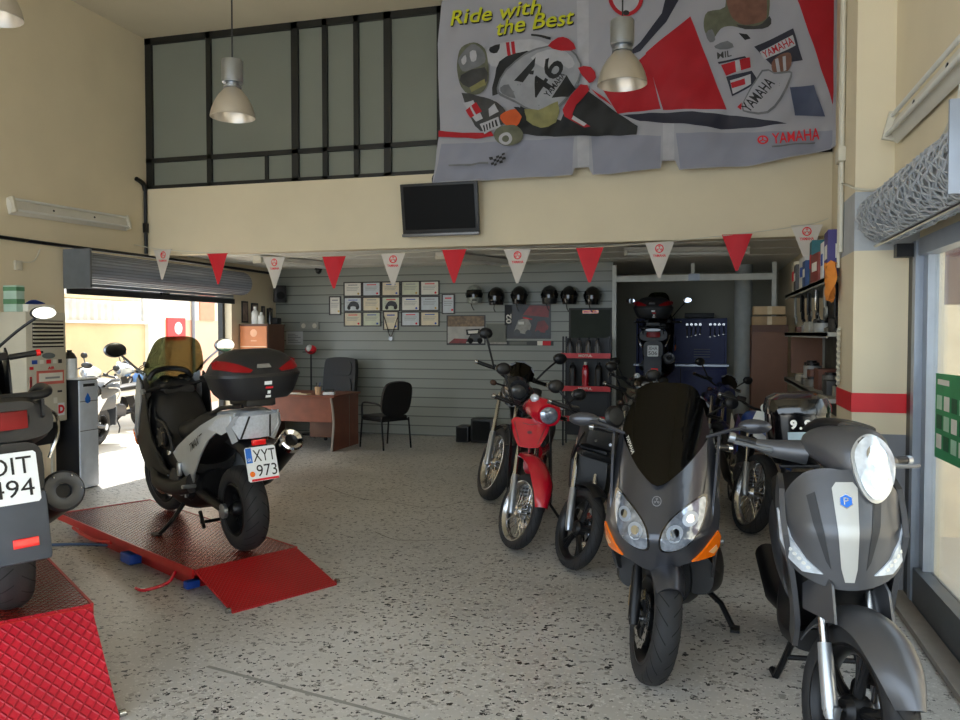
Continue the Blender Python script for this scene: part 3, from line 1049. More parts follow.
# ================================================================ BANNER
def banner():
    """cloth hung over the loft windows: wavy surface with printed shapes that follow the folds"""
    Z0, Z1 = 3.42, 5.40

    def fn(x, z):
        s = (z - Z0) / (Z1 - Z0)
        fold = 0.018 * sin(x * 9 + z * 3) + 0.010 * sin(x * 19 - z * 9) + 0.012 * sin(z * 15 + x * 5) * (1 - s) + 0.0025 * sin((x - z) * 27)
        return (x, 8.86 + fold * (0.55 + 0.45 * (1 - s)) - 0.04 * (1 - s), z)

    WH = mat('banner_white', (164, 164, 172), 0.75, var=0.03, scale=3)
    GR = mat('banner_grey', (142, 144, 158), 0.75, var=0.05, scale=3)
    RD = mat('banner_red', (172, 16, 32), 0.7, var=0.05)
    NV = mat('banner_navy', (34, 36, 52), 0.65)
    BK = mat('banner_black', (22, 24, 26), 0.65)
    YE = mat('banner_yellow', (206, 206, 30), 0.65)
    OL = mat('banner_olive', (96, 98, 80), 0.7, var=0.2, scale=12)
    SK = mat('banner_skin', (120, 84, 70), 0.7, var=0.2, scale=12)
    PW = mat('banner_pale', (178, 178, 184), 0.75, var=0.08, scale=10)
    OR = mat('banner_orange', (206, 90, 40), 0.7)
    GN = mat('banner_shade_grey', (110, 112, 116), 0.7, var=0.2, scale=9)
    TQ = mat('banner_slate', (72, 80, 104), 0.7, var=0.1, scale=6)
    m = MB()
    LE = mat('banner_leather', (60, 60, 60), 0.7, var=0.2, scale=12)
    YO = mat('banner_dull_yellow', (134, 130, 84), 0.7, var=0.2, scale=9)
    FA = mat('banner_fairing', (150, 152, 158), 0.7, var=0.12, scale=7)
    MM = dict(FA=FA, WH=WH, GR=GR, RD=RD, NV=NV, BK=BK, YE=YE, OL=OL, SK=SK, PW=PW, OR=OR, GN=GN, TQ=TQ, LE=LE, YO=YO, INK=INK, REDINK=REDINK)
    # cloth outline and printed shapes, metres along the beam and above the floor
    HEM = [(-2.986, 3.352), (-2.493, 3.363), (-1.379, 3.364), (-1.351, 3.439), (-1.203, 3.445), (-1.156, 3.358), (-0.435, 3.385), (-0.422, 3.467), (-0.291, 3.469), (-0.246, 3.366), (0.496, 3.371), (1.224, 3.493), (1.293, 3.537), (1.337, 3.837), (1.257, 5.41), (-2.877, 5.41), (-2.93, 4.925), (-2.885, 3.939)]
    ART = [
        ('P','GR',0,[(-2.864,3.79),(-1.357,3.769),(-1.379,3.374),(-2.493,3.372),(-2.97,3.366)]),
        ('P','GR',0,[(-1.177,3.781),(-0.437,3.734),(-0.444,3.39),(-1.146,3.367)]),
        ('P','GR',0,[(-0.285,3.747),(1.307,3.675),(1.284,3.546),(1.224,3.502),(0.496,3.38),(-0.237,3.375)]),
        ('P','PW',0,[(-1.339,5.243),(-1.211,5.23),(-1.194,3.463),(-1.318,3.446)]),
        ('P','PW',0,[(-0.42,3.87),(-0.303,3.871),(-0.3,3.479),(-0.417,3.476)]),
        ('P','RD',0,[(-1.052,4.263),(-0.588,4.615),(-0.444,4.018),(-0.887,3.986)]),
        ('P','RD',0,[(-0.148,4.958),(0.222,3.961),(-0.419,4.007),(-0.604,4.617)]),
        ('P','NV',0,[(-0.845,4.592),(-0.662,4.737),(-0.438,5.011),(-0.351,5.408),(-0.129,5.383),(-0.392,4.915),(-0.661,4.645)]),
        ('P','NV',0,[(-0.841,3.968),(-0.566,3.981),(-0.117,3.963),(0.32,3.891),(0.808,3.773),(0.577,3.758),(0.17,3.758),(-0.161,3.834),(-0.657,3.896)]),
        ('P','RD',0,[(0.855,5.139),(1.314,5.088),(1.305,3.807),(1.239,3.931),(1.068,4.487)]),
        ('P','OL',3,[(-0.015,4.878),(0.028,4.985),(0.201,5.012),(0.221,5.209),(0.593,5.168),(0.628,4.901),(0.566,4.797),(0.396,4.77),(0.268,4.805),(0.16,4.793),(0.074,4.69),(0.008,4.763)]),
        ('P','SK',3,[(0.221,5.209),(0.562,5.171),(0.607,4.903),(0.566,4.83),(0.439,4.806),(0.332,4.832),(0.245,4.94)]),
        ('P','LE',2,[(0.31,4.818),(0.481,4.784),(0.566,4.808),(0.632,4.879),(0.65,4.8),(0.566,4.753),(0.397,4.761)]),
        ('P','BK',0,[(0.333,4.732),(0.418,4.706),(0.451,4.659),(0.398,4.648)]),
        ('P','GN',2,[(0.096,4.621),(0.226,4.664),(0.291,4.591),(0.151,4.582)]),
        ('P','GN',2,[(0.008,4.763),(0.073,4.802),(0.107,4.687),(0.052,4.669)]),
        ('T','LE','MIL',(0.195,4.527),0.067,0.144,0.1,0.0),
        ('P','NV',0,[(0.13,4.456),(0.399,4.482),(0.41,4.463),(0.141,4.435)]),
        ('P','RD',0,[(0.163,4.424),(0.442,4.467),(0.454,4.366),(0.219,4.308)]),
        ('P','PW',0,[(0.303,4.446),(0.346,4.453),(0.362,4.338),(0.315,4.331)]),
        ('P','NV',0,[(0.219,4.297),(0.465,4.332),(0.53,4.227),(0.445,4.167),(0.275,4.091)]),
        ('P','PW',0,[(0.256,4.254),(0.455,4.299),(0.462,4.199),(0.283,4.113)]),
        ('P','RD',0,[(0.262,4.231),(0.397,4.264),(0.407,4.203),(0.274,4.174)]),
        ('P','NV',0,[(0.484,4.574),(0.86,4.725),(0.957,4.399),(0.843,4.398),(0.655,4.371)]),
        ('P','PW',0,[(0.537,4.52),(0.856,4.659),(0.886,4.558),(0.591,4.432)]),
        ('T','RD','YAMAHA',(0.716,4.548),0.079,0.311,0.42,0.0),
        ('P','SK',3,[(0.655,4.393),(0.738,4.478),(0.838,4.486),(0.843,4.355),(0.761,4.263),(0.677,4.281)]),
        ('P','PW',0,[(0.686,4.43),(0.717,4.442),(0.74,4.298),(0.708,4.289)]),
        ('P','PW',0,[(0.759,4.456),(0.79,4.464),(0.798,4.315),(0.771,4.306)]),
        ('P','GN',2,[(0.375,3.99),(0.563,4.326),(0.681,4.294),(0.831,4.307),(0.857,4.24),(0.755,4.019),(0.627,3.883),(0.444,3.9)]),
        ('P','WH',2,[(0.387,3.989),(0.571,4.307),(0.681,4.276),(0.823,4.286),(0.836,4.241),(0.739,4.038),(0.618,3.906),(0.452,3.918)]),
        ('T','INK','YAMAHA',(0.527,4.079),0.107,0.373,0.86,0.0),
        ('P','RD',0,[(0.33,3.975),(0.376,4.017),(0.373,3.939)]),
        ('P','TQ',0,[(0.835,4.136),(1.063,4.14),(1.169,3.816),(0.881,3.848)]),
        ('T','REDINK','YAMAHA',(0.893,3.64),0.11,0.454,0.07,0.0),
        ('P','REDINK',0,[(0.634,3.615),(0.632,3.6),(0.625,3.588),(0.613,3.578),(0.599,3.572),(0.584,3.571),(0.568,3.574),(0.554,3.582),(0.542,3.593),(0.535,3.606),(0.532,3.621),(0.535,3.635),(0.542,3.648),(0.553,3.657),(0.567,3.663),(0.583,3.664),(0.598,3.661),(0.613,3.654),(0.624,3.643),(0.631,3.629)]),
        ('P','GR',0,[(0.617,3.616),(0.616,3.606),(0.611,3.598),(0.603,3.591),(0.594,3.587),(0.584,3.587),(0.573,3.589),(0.563,3.594),(0.556,3.601),(0.551,3.61),(0.549,3.62),(0.551,3.629),(0.555,3.638),(0.563,3.644),(0.572,3.648),(0.583,3.649),(0.593,3.647),(0.603,3.642),(0.61,3.634),(0.615,3.625)]),
        ('P','REDINK',0,[(0.589,3.66),(0.59,3.617),(0.577,3.618),(0.576,3.66)]),
        ('P','REDINK',0,[(0.621,3.589),(0.58,3.612),(0.586,3.623),(0.627,3.6)]),
        ('P','REDINK',0,[(0.54,3.605),(0.58,3.624),(0.586,3.612),(0.546,3.593)]),
        ('P','GN',0,[(0.664,3.548),(1.08,3.576),(1.08,3.561),(0.664,3.531)]),
        ('P','RD',0,[(-0.629,5.185),(-0.633,5.145),(-0.646,5.108),(-0.668,5.076),(-0.696,5.05),(-0.731,5.032),(-0.769,5.022),(-0.81,5.022),(-0.851,5.03),(-0.89,5.048),(-0.926,5.074),(-0.955,5.106),(-0.977,5.143),(-0.991,5.183),(-0.996,5.225),(-0.992,5.266),(-0.978,5.303),(-0.956,5.335),(-0.927,5.361),(-0.892,5.379),(-0.853,5.388),(-0.813,5.388),(-0.772,5.379),(-0.733,5.361),(-0.698,5.336),(-0.669,5.304),(-0.647,5.267),(-0.633,5.227)]),
        ('P','PW',0,[(-0.67,5.19),(-0.673,5.159),(-0.683,5.13),(-0.7,5.105),(-0.722,5.085),(-0.749,5.071),(-0.779,5.063),(-0.811,5.063),(-0.842,5.07),(-0.873,5.083),(-0.9,5.103),(-0.923,5.128),(-0.94,5.157),(-0.951,5.188),(-0.955,5.221),(-0.951,5.252),(-0.941,5.281),(-0.924,5.306),(-0.901,5.326),(-0.874,5.34),(-0.844,5.347),(-0.812,5.347),(-0.781,5.34),(-0.751,5.326),(-0.724,5.306),(-0.701,5.281),(-0.684,5.253),(-0.673,5.222)]),
        ('P','BK',0,[(-0.774,5.054),(-0.779,5.041),(-0.792,5.033),(-0.81,5.031),(-0.829,5.036),(-0.842,5.048),(-0.847,5.062),(-0.843,5.075),(-0.829,5.084),(-0.811,5.086),(-0.792,5.08),(-0.779,5.069)]),
        ('T','BK','Ride with',(-2.23,5.19),0.163,1.021,0.03,0.25),
        ('T','BK','the Best',(-1.791,5.041),0.17,0.882,0.05,0.25),
        ('T','YE','Ride with',(-2.24,5.206),0.163,1.021,0.03,0.25),
        ('T','YE','the Best',(-1.8,5.056),0.171,0.882,0.05,0.25),
        ('P','RD',0,[(-2.891,3.932),(-2.62,3.901),(-2.273,3.892),(-2.247,3.839),(-2.486,3.829),(-2.891,3.862)]),
        ('P','BK',0,[(-1.96,4.16),(-2.089,3.867),(-1.575,3.784),(-0.686,3.752),(-0.673,3.836),(-0.881,3.983),(-1.226,4.277),(-1.425,4.145),(-1.499,3.953)]),
        ('P','PW',2,[(-2.339,4.807),(-2.117,4.869),(-1.858,4.87),(-1.628,4.784),(-1.704,4.687),(-2.09,4.709),(-2.221,4.595),(-2.326,4.654)]),
        ('P','BK',2,[(-2.313,4.822),(-2.19,4.851),(-2.221,4.758),(-2.3,4.766)]),
        ('P','RD',0,[(-2.122,4.862),(-2.026,4.866),(-2.012,4.71),(-2.103,4.708)]),
        ('P','PW',0,[(-2.083,4.861),(-2.065,4.864),(-2.049,4.71),(-2.067,4.709)]),
        ('P','BK',2,[(-2.195,4.656),(-2.012,4.74),(-1.781,4.706),(-1.986,4.537),(-2.116,4.372),(-2.273,4.284),(-2.247,4.484)]),
        ('P','OL',3,[(-2.686,4.724),(-2.632,4.859),(-2.485,4.889),(-2.366,4.809),(-2.326,4.642),(-2.313,4.439),(-2.406,4.319),(-2.593,4.359),(-2.673,4.544)]),
        ('P','GN',3,[(-2.667,4.748),(-2.512,4.871),(-2.39,4.794),(-2.366,4.658),(-2.579,4.575),(-2.651,4.644)]),
        ('P','PW',2,[(-2.633,4.719),(-2.579,4.765),(-2.566,4.688),(-2.608,4.653)]),
        ('P','PW',2,[(-2.525,4.786),(-2.459,4.793),(-2.459,4.691),(-2.512,4.683)]),
        ('P','LE',2,[(-2.633,4.541),(-2.366,4.607),(-2.321,4.444),(-2.459,4.387),(-2.609,4.437)]),
        ('P','YO',0,[(-2.539,4.406),(-2.353,4.467),(-2.339,4.403),(-2.512,4.348)]),
        ('P','GN',2,[(-2.226,4.361),(-2.129,4.58),(-1.888,4.718),(-1.654,4.781),(-1.414,4.74),(-1.277,4.551),(-1.301,4.372),(-1.45,4.152),(-1.621,4.036),(-1.836,4.091),(-2.022,4.194),(-2.184,4.277)]),
        ('P','FA',2,[(-2.208,4.367),(-2.116,4.561),(-1.883,4.698),(-1.654,4.762),(-1.427,4.724),(-1.296,4.553),(-1.321,4.383),(-1.462,4.173),(-1.626,4.061),(-1.831,4.113),(-2.012,4.214),(-2.163,4.296)]),
        ('P','PW',2,[(-1.832,4.661),(-1.654,4.732),(-1.452,4.694),(-1.351,4.557),(-1.426,4.515),(-1.527,4.572),(-1.678,4.536)]),
        ('P','GN',2,[(-2.189,4.366),(-2.09,4.395),(-2.012,4.239),(-2.155,4.295)]),
        ('P','RD',2,[(-1.654,4.776),(-1.54,4.857),(-1.427,4.839),(-1.347,4.728),(-1.502,4.706)]),
        ('P','BK',0,[(-1.832,4.922),(-1.629,4.873),(-1.628,4.841),(-1.832,4.902)]),
        ('P','BK',0,[(-2.025,4.428),(-1.781,4.664),(-1.793,4.571),(-1.929,4.403)]),
        ('P','BK',0,[(-1.852,4.521),(-1.801,4.527),(-1.811,4.485),(-1.852,4.489)]),
        ('P','YO',2,[(-1.913,4.119),(-1.754,4.095),(-1.525,4.157),(-1.545,3.931),(-1.728,3.894),(-1.882,3.979)]),
        ('P','BK',0,[(-1.606,4.208),(-1.446,4.447),(-1.345,4.282),(-1.425,4.194)]),
        ('T','INK','46',(-1.67,4.431),0.228,0.447,0.98,0.1),
        ('T','INK','YAMAHA',(-1.571,4.347),0.065,0.299,0.92,0.0),
        ('P','RD',2,[(-1.314,4.51),(-1.177,4.506),(-1.113,4.39),(-1.201,4.349)]),
        ('P','RD',2,[(-1.296,4.337),(-1.189,4.27),(-1.344,4.11),(-1.409,3.971),(-1.48,4.07)]),
        ('P','RD',0,[(-1.424,4.041),(-1.187,3.877),(-1.249,3.862),(-1.462,3.995)]),
        ('P','PW',0,[(-1.374,4.006),(-1.224,3.904),(-1.254,3.877),(-1.394,3.97)]),
        ('P','RD',0,[(-1.176,4.286),(-1.028,4.164),(-0.93,4.06),(-1.077,4.168)]),
        ('P','LE',2,[(-2.633,4.35),(-2.392,4.28),(-2.221,4.209),(-2.103,4.064),(-2.168,3.935),(-2.406,3.913),(-2.512,4.06)]),
        ('P','PW',0,[(-2.619,4.229),(-2.485,4.254),(-2.374,4.038),(-2.454,4.013)]),
        ('P','RD',0,[(-2.585,4.149),(-2.446,4.221),(-2.387,4.115),(-2.512,4.053)]),
        ('P','PW',0,[(-2.526,4.176),(-2.504,4.187),(-2.446,4.081),(-2.467,4.075)]),
        ('P','PW',0,[(-2.411,3.985),(-2.189,4.03),(-2.163,3.922),(-2.352,3.869)]),
        ('P','BK',0,[(-2.374,3.967),(-2.355,3.971),(-2.337,3.903),(-2.355,3.899)]),
        ('P','BK',0,[(-2.337,3.974),(-2.318,3.978),(-2.3,3.911),(-2.318,3.907)]),
        ('P','BK',0,[(-2.3,3.982),(-2.281,3.986),(-2.263,3.919),(-2.281,3.915)]),
        ('P','BK',0,[(-2.263,3.99),(-2.244,3.994),(-2.226,3.926),(-2.244,3.923)]),
        ('P','BK',0,[(-2.226,3.997),(-2.207,4.001),(-2.189,3.934),(-2.207,3.93)]),
        ('P','PW',0,[(-2.313,4.135),(-2.247,4.193),(-2.189,4.088),(-2.294,4.045)]),
        ('P','OR',3,[(-2.168,4.044),(-2.012,4.118),(-1.928,4.027),(-1.985,3.923),(-2.116,3.939)]),
        ('P','BK',2,[(-2.038,4.14),(-1.908,4.106),(-1.882,3.929),(-1.972,3.922),(-1.934,4.02)]),
        ('P','OL',0,[(-1.915,3.818),(-1.923,3.783),(-1.946,3.752),(-1.981,3.729),(-2.026,3.715),(-2.076,3.712),(-2.126,3.721),(-2.172,3.74),(-2.208,3.768),(-2.231,3.802),(-2.239,3.839),(-2.231,3.874),(-2.208,3.905),(-2.172,3.929),(-2.126,3.942),(-2.076,3.944),(-2.026,3.935),(-1.982,3.916),(-1.946,3.888),(-1.923,3.854)]),
        ('P','PW',0,[(-2.037,3.793),(-2.041,3.772),(-2.052,3.753),(-2.069,3.738),(-2.091,3.729),(-2.115,3.727),(-2.14,3.732),(-2.162,3.744),(-2.179,3.76),(-2.19,3.781),(-2.194,3.803),(-2.19,3.825),(-2.179,3.844),(-2.162,3.858),(-2.14,3.867),(-2.115,3.869),(-2.091,3.864),(-2.069,3.852),(-2.052,3.836),(-2.041,3.815)]),
        ('P','OL',0,[(-2.074,3.795),(-2.076,3.784),(-2.082,3.774),(-2.091,3.766),(-2.102,3.761),(-2.115,3.76),(-2.128,3.763),(-2.14,3.769),(-2.149,3.778),(-2.155,3.789),(-2.157,3.801),(-2.155,3.812),(-2.149,3.822),(-2.14,3.83),(-2.128,3.835),(-2.115,3.836),(-2.102,3.833),(-2.091,3.827),(-2.082,3.818),(-2.076,3.807)]),
        ('P','BK',0,[(-2.3,3.601),(-2.262,3.606),(-2.254,3.581),(-2.292,3.576)]),
        ('P','BK',0,[(-2.285,3.551),(-2.247,3.557),(-2.239,3.532),(-2.277,3.527)]),
        ('P','BK',0,[(-2.254,3.581),(-2.217,3.586),(-2.209,3.562),(-2.247,3.557)]),
        ('P','BK',0,[(-2.239,3.532),(-2.202,3.537),(-2.194,3.513),(-2.232,3.507)]),
        ('P','BK',0,[(-2.224,3.611),(-2.187,3.616),(-2.179,3.592),(-2.217,3.586)]),
        ('P','BK',0,[(-2.209,3.562),(-2.171,3.567),(-2.164,3.542),(-2.202,3.537)]),
        ('P','BK',0,[(-2.179,3.592),(-2.141,3.597),(-2.134,3.572),(-2.171,3.567)]),
        ('P','BK',0,[(-2.164,3.542),(-2.126,3.548),(-2.119,3.523),(-2.156,3.518)]),
        ('P','BK',0,[(-2.149,3.621),(-2.111,3.626),(-2.104,3.602),(-2.141,3.597)]),
        ('P','BK',0,[(-2.134,3.572),(-2.096,3.577),(-2.089,3.553),(-2.126,3.548)]),
        ('P','GN',0,[(-2.761,3.543),(-2.31,3.558),(-2.31,3.538),(-2.761,3.519)]),
    ]
    m.patch(HEM, fn, WH, th=0.004, off=0, step=0.024)
    for k, a in enumerate(ART):
        off = 0.003 + 0.0005 * k
        if a[0] == 'P':
            q = [(min(x, 1.24), min(z, 5.405)) for x, z in a[3]]
            if a[2]:
                q = [(v.x, min(v.y, 5.405)) for v in smooth_line([(x, z, 0) for x, z in q], a[2], True)]
            m.patch(q, fn, MM[a[1]], th=0, off=off, step=0.024)
        else:
            m.text(a[2], fn, MM[a[1]], a[3], a[4], a[5], off=off, rot=a[6], step=0.024, bold=0.012, shear=a[7])
    o = m.build('banner', sharp=60)
    tag(o, 'large white and red racing banner hung over the loft windows', 'banner')


banner()


# ================================================================ PENNANTS
def pennants():
    # (x along the beam, string height)
    spots = [(-6.49, 2.69, 0), (-5.71, 2.62, 1), (-4.94, 2.56, 0), (-4.16, 2.545, 1), (-3.42, 2.56, 0), (-2.69, 2.585, 1), (-1.965, 2.57, 0), (-1.17, 2.565, 1), (-0.44, 2.60, 0), (0.335, 2.66, 1), (1.0, 2.73, 0)]
    pts = smooth_line([(-6.9, 8.72, 2.76)] + [(x, 8.72, z) for x, z, _ in spots] + [(1.2, 8.72, 2.79)], 6)
    tag(MB().tube(pts, 0.005, TAN, 6).build('bunting_string'), 'thin string carrying the pennants along the loft beam', 'string')
    PR = mat('pennant_red', (204, 24, 40), 0.65, var=0.05)
    PWH = mat('pennant_white', (206, 198, 188), 0.65, var=0.03)
    where = ['beside the left wall', 'over the left shutter', 'over the orange-lit cabinet', 'left of the framed certificates', 'in front of the certificates', 'right below the television', 'over the third helmet', 'over the two-post frame and last helmet', 'left of the tool cabinet frame', 'nearest the workshop shelves', 'beside the right pillar']
    for i, (x, z, red) in enumerate(spots):
        hw, L = 0.165 * (0.9 if i else 0.85), 0.37
        ph = random.uniform(0, 6)
        yaw = random.uniform(-0.15, 0.15)

        def fn(u, v, ph=ph, yaw=yaw, x=x, z=z):
            return (u * cos(yaw), u * sin(yaw) + 0.010 * sin(u * 25 + ph) * (1 + v / L) + 0.012 * sin(v * 8 + ph), v)
        m = MB()
        m.patch([(-hw, 0), (hw, 0), (0.012, -L), (-0.012, -L)], fn, PR if red else PWH, th=0.003, step=0.04)
        if not red:
            ring = ellipse(0, -0.062, 0.045, 0.045, 24)
            m.patch(ring, fn, REDINK, th=0, off=0.0012, step=0.04)
            m.patch(ellipse(0, -0.062, 0.034, 0.034, 24), fn, PWH, th=0, off=0.0018, step=0.04)
            fork_emblem(m, fn, 0, -0.062, .038, REDINK, .0024, .04)
            m.text('YAMAHA', fn, REDINK, (0, -0.135), 0.03, 0.135, off=0.0018, step=0.04, bold=0.03)
        m.tube([(-hw, 0, 0), (hw, 0, 0)], 0.004, PR if red else PWH, 6)
        o = m.build('pennant', loc=(x, 8.715, z - 0.004), sharp=60)
        tag(o, ('red triangular pennant ' if red else 'white triangular pennant with red emblem ') + where[i], 'pennant', 'pennants along the loft beam')


pennants()


# ================================================================ MOTORCYCLE PARTS
def steer(px, pz, rake, ang):
    """turn about the steering head"""
    ax = Vector((-sin(R(rake)), 0, cos(R(rake))))
    p = Vector((px, 0, pz))
    return Matrix.Translation(p) @ Matrix.Rotation(R(ang), 4, ax) @ Matrix.Translation(-p)


def wheel(parent, name, cx, Rr, tw, style='cast', rim=None, T=None, n=5, disc=0, disc_r=0.13, disc_mat=None, rimr=None, grooves=True):
    rim = rim or BLACKM
    rr = rimr or Rr - tw * 0.74
    o = (cx, 0, Rr)
    m = MB(T)
    m.lathe([(rr + 0.008, -.42 * tw), (rr - 0.004, -.44 * tw), (rr - 0.018, -.3 * tw), (rr - 0.03, -.1 * tw), (rr - 0.03, .1 * tw), (rr - 0.018, .3 * tw), (rr - 0.004, .44 * tw), (rr + 0.008, .42 * tw)], rim, o, (0, 1, 0), 40)
    m.lathe([(0, -.5 * tw), (0.035, -.5 * tw), (0.055, -.3 * tw), (0.055, .3 * tw), (0.035, .5 * tw), (0, .5 * tw)], rim if style != 'wire' else STEEL, o, (0, 1, 0), 20)
    if style == 'cast':
        for k in range(n):
            for dd in (-0.13, 0.13):
                a = 2 * pi * k / n + 0.3
                m.tube([(cx + 0.045 * cos(a), 0, Rr + 0.045 * sin(a)), (cx + rr * .55 * cos(a + dd * .6), 0, Rr + rr * .55 * sin(a + dd * .6)), (cx + (rr - .02) * cos(a + dd), 0, Rr + (rr - .02) * sin(a + dd))], [0.022, 0.015, 0.018], rim, 8)
    else:
        for k in range(28):
            a = 2 * pi * k / 28
            b = a + (0.35 if k % 2 else -0.35)
            y = 0.03 if (k // 2) % 2 else -0.03
            m.tube([(cx + .04 * cos(b), y, Rr + .04 * sin(b)), (cx + (rr - .01) * cos(a), 0, Rr + (rr - .01) * sin(a))], 0.0028, CHROME, 5, caps=False)
    w = m.build(name, parent)
    # tyre
    m = MB(T)
    sh = (Rr - rr) / 2 + 0.006
    rc = Rr - sh
    prof = []
    for k in range(15):
        t = R(-125 + 250 * k / 14)
        e = 2 / 2.3
        prof.append((rc + sh * math.copysign(abs(cos(t)) ** e, cos(t)), tw / 2 * math.copysign(abs(sin(t)) ** e, sin(t))))
    prof.append(prof[0])
    m.lathe(prof, RUBBER, o, (0, 1, 0), 48)
    if grooves:
        ng = 22

        def on(lat, a):
            t = lat * R(80)
            e = 2 / 2.3
            r = rc + (sh + 0.0012) * abs(cos(t)) ** e
            return (cx + r * cos(a), (tw / 2 + 0.0012) * math.copysign(abs(sin(t)) ** e, sin(t)), Rr + r * sin(a))
        for k in range(ng):
            for sd in (-1, 1):
                a0 = 2 * pi * (k + (0.5 if sd > 0 else 0)) / ng
                v = []
                for q in range(5):
                    lat = sd * (0.1 + 0.2 * q)
                    a = a0 + 0.075 * q
                    v += [on(lat, a - 0.013), on(lat, a + 0.013)]
                fs = [[2 * q, 2 * q + 1, 2 * q + 3, 2 * q + 2] for q in range(4)]
                m.add(v, fs if sd > 0 else [f[::-1] for f in fs], GROOVE)
    m.build('tyre', w)
    if disc:
        for sd in ((1, -1) if disc == 2 else (disc,)):
            m = MB(T)
            y = sd * tw * 0.5
            N = 72
            ri = disc_r * 0.66
            vs = []
            for yy in (y - 0.002, y + 0.002):
                for k in range(N):
                    a = 2 * pi * k / N
                    ro = disc_r + 0.004 * sin(12 * a)
                    vs.append((cx + ri * cos(a), yy, Rr + ri * sin(a)))
                    vs.append((cx + ro * cos(a), yy, Rr + ro * sin(a)))
            fs = []
            M2 = 2 * N
            for k in range(N):
                k2 = (k + 1) % N
                a_, b_, c_, d_ = 2 * k, 2 * k + 1, 2 * k2 + 1, 2 * k2
                fs += [[a_, b_, c_, d_], [M2 + d_, M2 + c_, M2 + b_, M2 + a_], [b_, M2 + b_, M2 + c_, c_], [a_, d_, M2 + d_, M2 + a_]]
            m.add(vs, fs, disc_mat or STEEL)
            for k in range(24):
                a = 2 * pi * k / 24
                r = disc_r * (0.76 if k % 2 else 0.9)
                m.tube([(cx + r * cos(a), y - 0.0026, Rr + r * sin(a)), (cx + r * cos(a), y + 0.0026, Rr + r * sin(a))], 0.0055, GROOVE, 8)
            for k in range(5):
                a = 2 * pi * k / 5
                m.tube([(cx + .04 * cos(a), y * .9, Rr + .04 * sin(a)), (cx + ri * 1.04 * cos(a + .25), y, Rr + ri * 1.04 * sin(a + .25))], 0.009, BLACKM, 6)
            m.build('brake_disc', w)
    return w


def fender(m, cx, cz, r, a0, a1, hw, mt, drop=0.03, n=18, taper=0.0):
    g = []
    for i in range(n + 1):
        t = i / n
        a = R(a0 + (a1 - a0) * t)
        w = hw * (1 - taper * (1 - min(1, t * 3)) ** 2) if taper else hw
        row = []
        for j in range(9):
            q = (j - 4) / 4
            rr = r - drop * abs(q) ** 2.4
            row.append((cx + rr * cos(a), w * q, cz + rr * sin(a)))
        g.append(row)
    m.sheet(g, 0.005, mt)
    return m


def fork(parent, T, ax, az, rake, top, hw, slider, stanchion, name='fork_leg'):
    d = Vector((-sin(R(rake)), 0, cos(R(rake))))
    A = Vector((ax, 0, az))
    L = (top - az) / d.z
    for s in (1, -1):
        m = MB(T)
        y = Vector((0, s * hw, 0))
        m.cyl(A + y, A + y + d * L, 0.017, stanchion, 14)
        m.tube([A + y - d * 0.035, A + y, A + y + d * L * .30, A + y + d * L * .42], [0.02, 0.028, 0.027, 0.024], slider, 14)
        m.cyl(A + y * 0.6, A + y * 1.25, 0.014, STEEL, 10)
        m.build(name, parent)


def sidep(m, poly, yf, mt, th=0.006, off=0.0, step=0.06, sides=(1, -1)):
    for s in sides:
        m.patch([(-s * x, z) for x, z in poly], lambda u, v, s=s: (-s * u, s * yf(-s * u, v), v), mt, th, off, step)


def plate(parent, xp, zc, lines, w=0.20, h=0.21, tilt=0.28, yc=0.0, plain=False):
    def fn(u, v):
        return (xp + tilt * v, yc - u, zc + v)
    m = MB()
    m.prism([(-w / 2 + .01, -h / 2), (w / 2 - .01, -h / 2), (w / 2, -h / 2 + .01), (w / 2, h / 2 - .01), (w / 2 - .01, h / 2), (-w / 2 + .01, h / 2), (-w / 2, h / 2 - .01), (-w / 2, -h / 2 + .01)], lambda u, v: (fn(u, v)[0] + 0.004, yc - u, zc + v), fn, PLATEW)
    if not plain:
        m.patch([(-w / 2 + .004, 0.01), (-w / 2 + .044, 0.01), (-w / 2 + .044, h / 2 - .004), (-w / 2 + .004, h / 2 - .004)], fn, PLATEB, th=0, off=0.0015, step=0)
        m.text('GR', fn, PLATEW, (-w / 2 + .024, 0.03), 0.018, 0.026, off=0.002)
        m.patch(ellipse(-w / 2 + .03, -h * .28, .018, .018, 14), fn, ORANGE, th=0, off=0.0015, step=0)
        m.patch([(-w / 2 + .02, -h / 2 + .002), (w / 2 - .004, -h / 2 + .002), (w / 2 - .004, -h / 2 + .016), (-w / 2 + .02, -h / 2 + .016)], fn, REDINK, th=0, off=0.0015, step=0)
        m.text(lines[0], fn, INK, (.022, h * .24), h * .34, w * .72, off=0.002, bold=0.0)
        m.text(lines[1], fn, INK, (.026, -h * .2), h * .34, w * .66, off=0.002, bold=0.0)
    else:
        m.text(lines[0], fn, INK, (0, h * .24), h * .34, w * .8, off=0.002)
        m.text(lines[1], fn, INK, (0, -h * .2), h * .34, w * .8, off=0.002)
    m.build('license_plate', parent, 'white license plate with black characters')


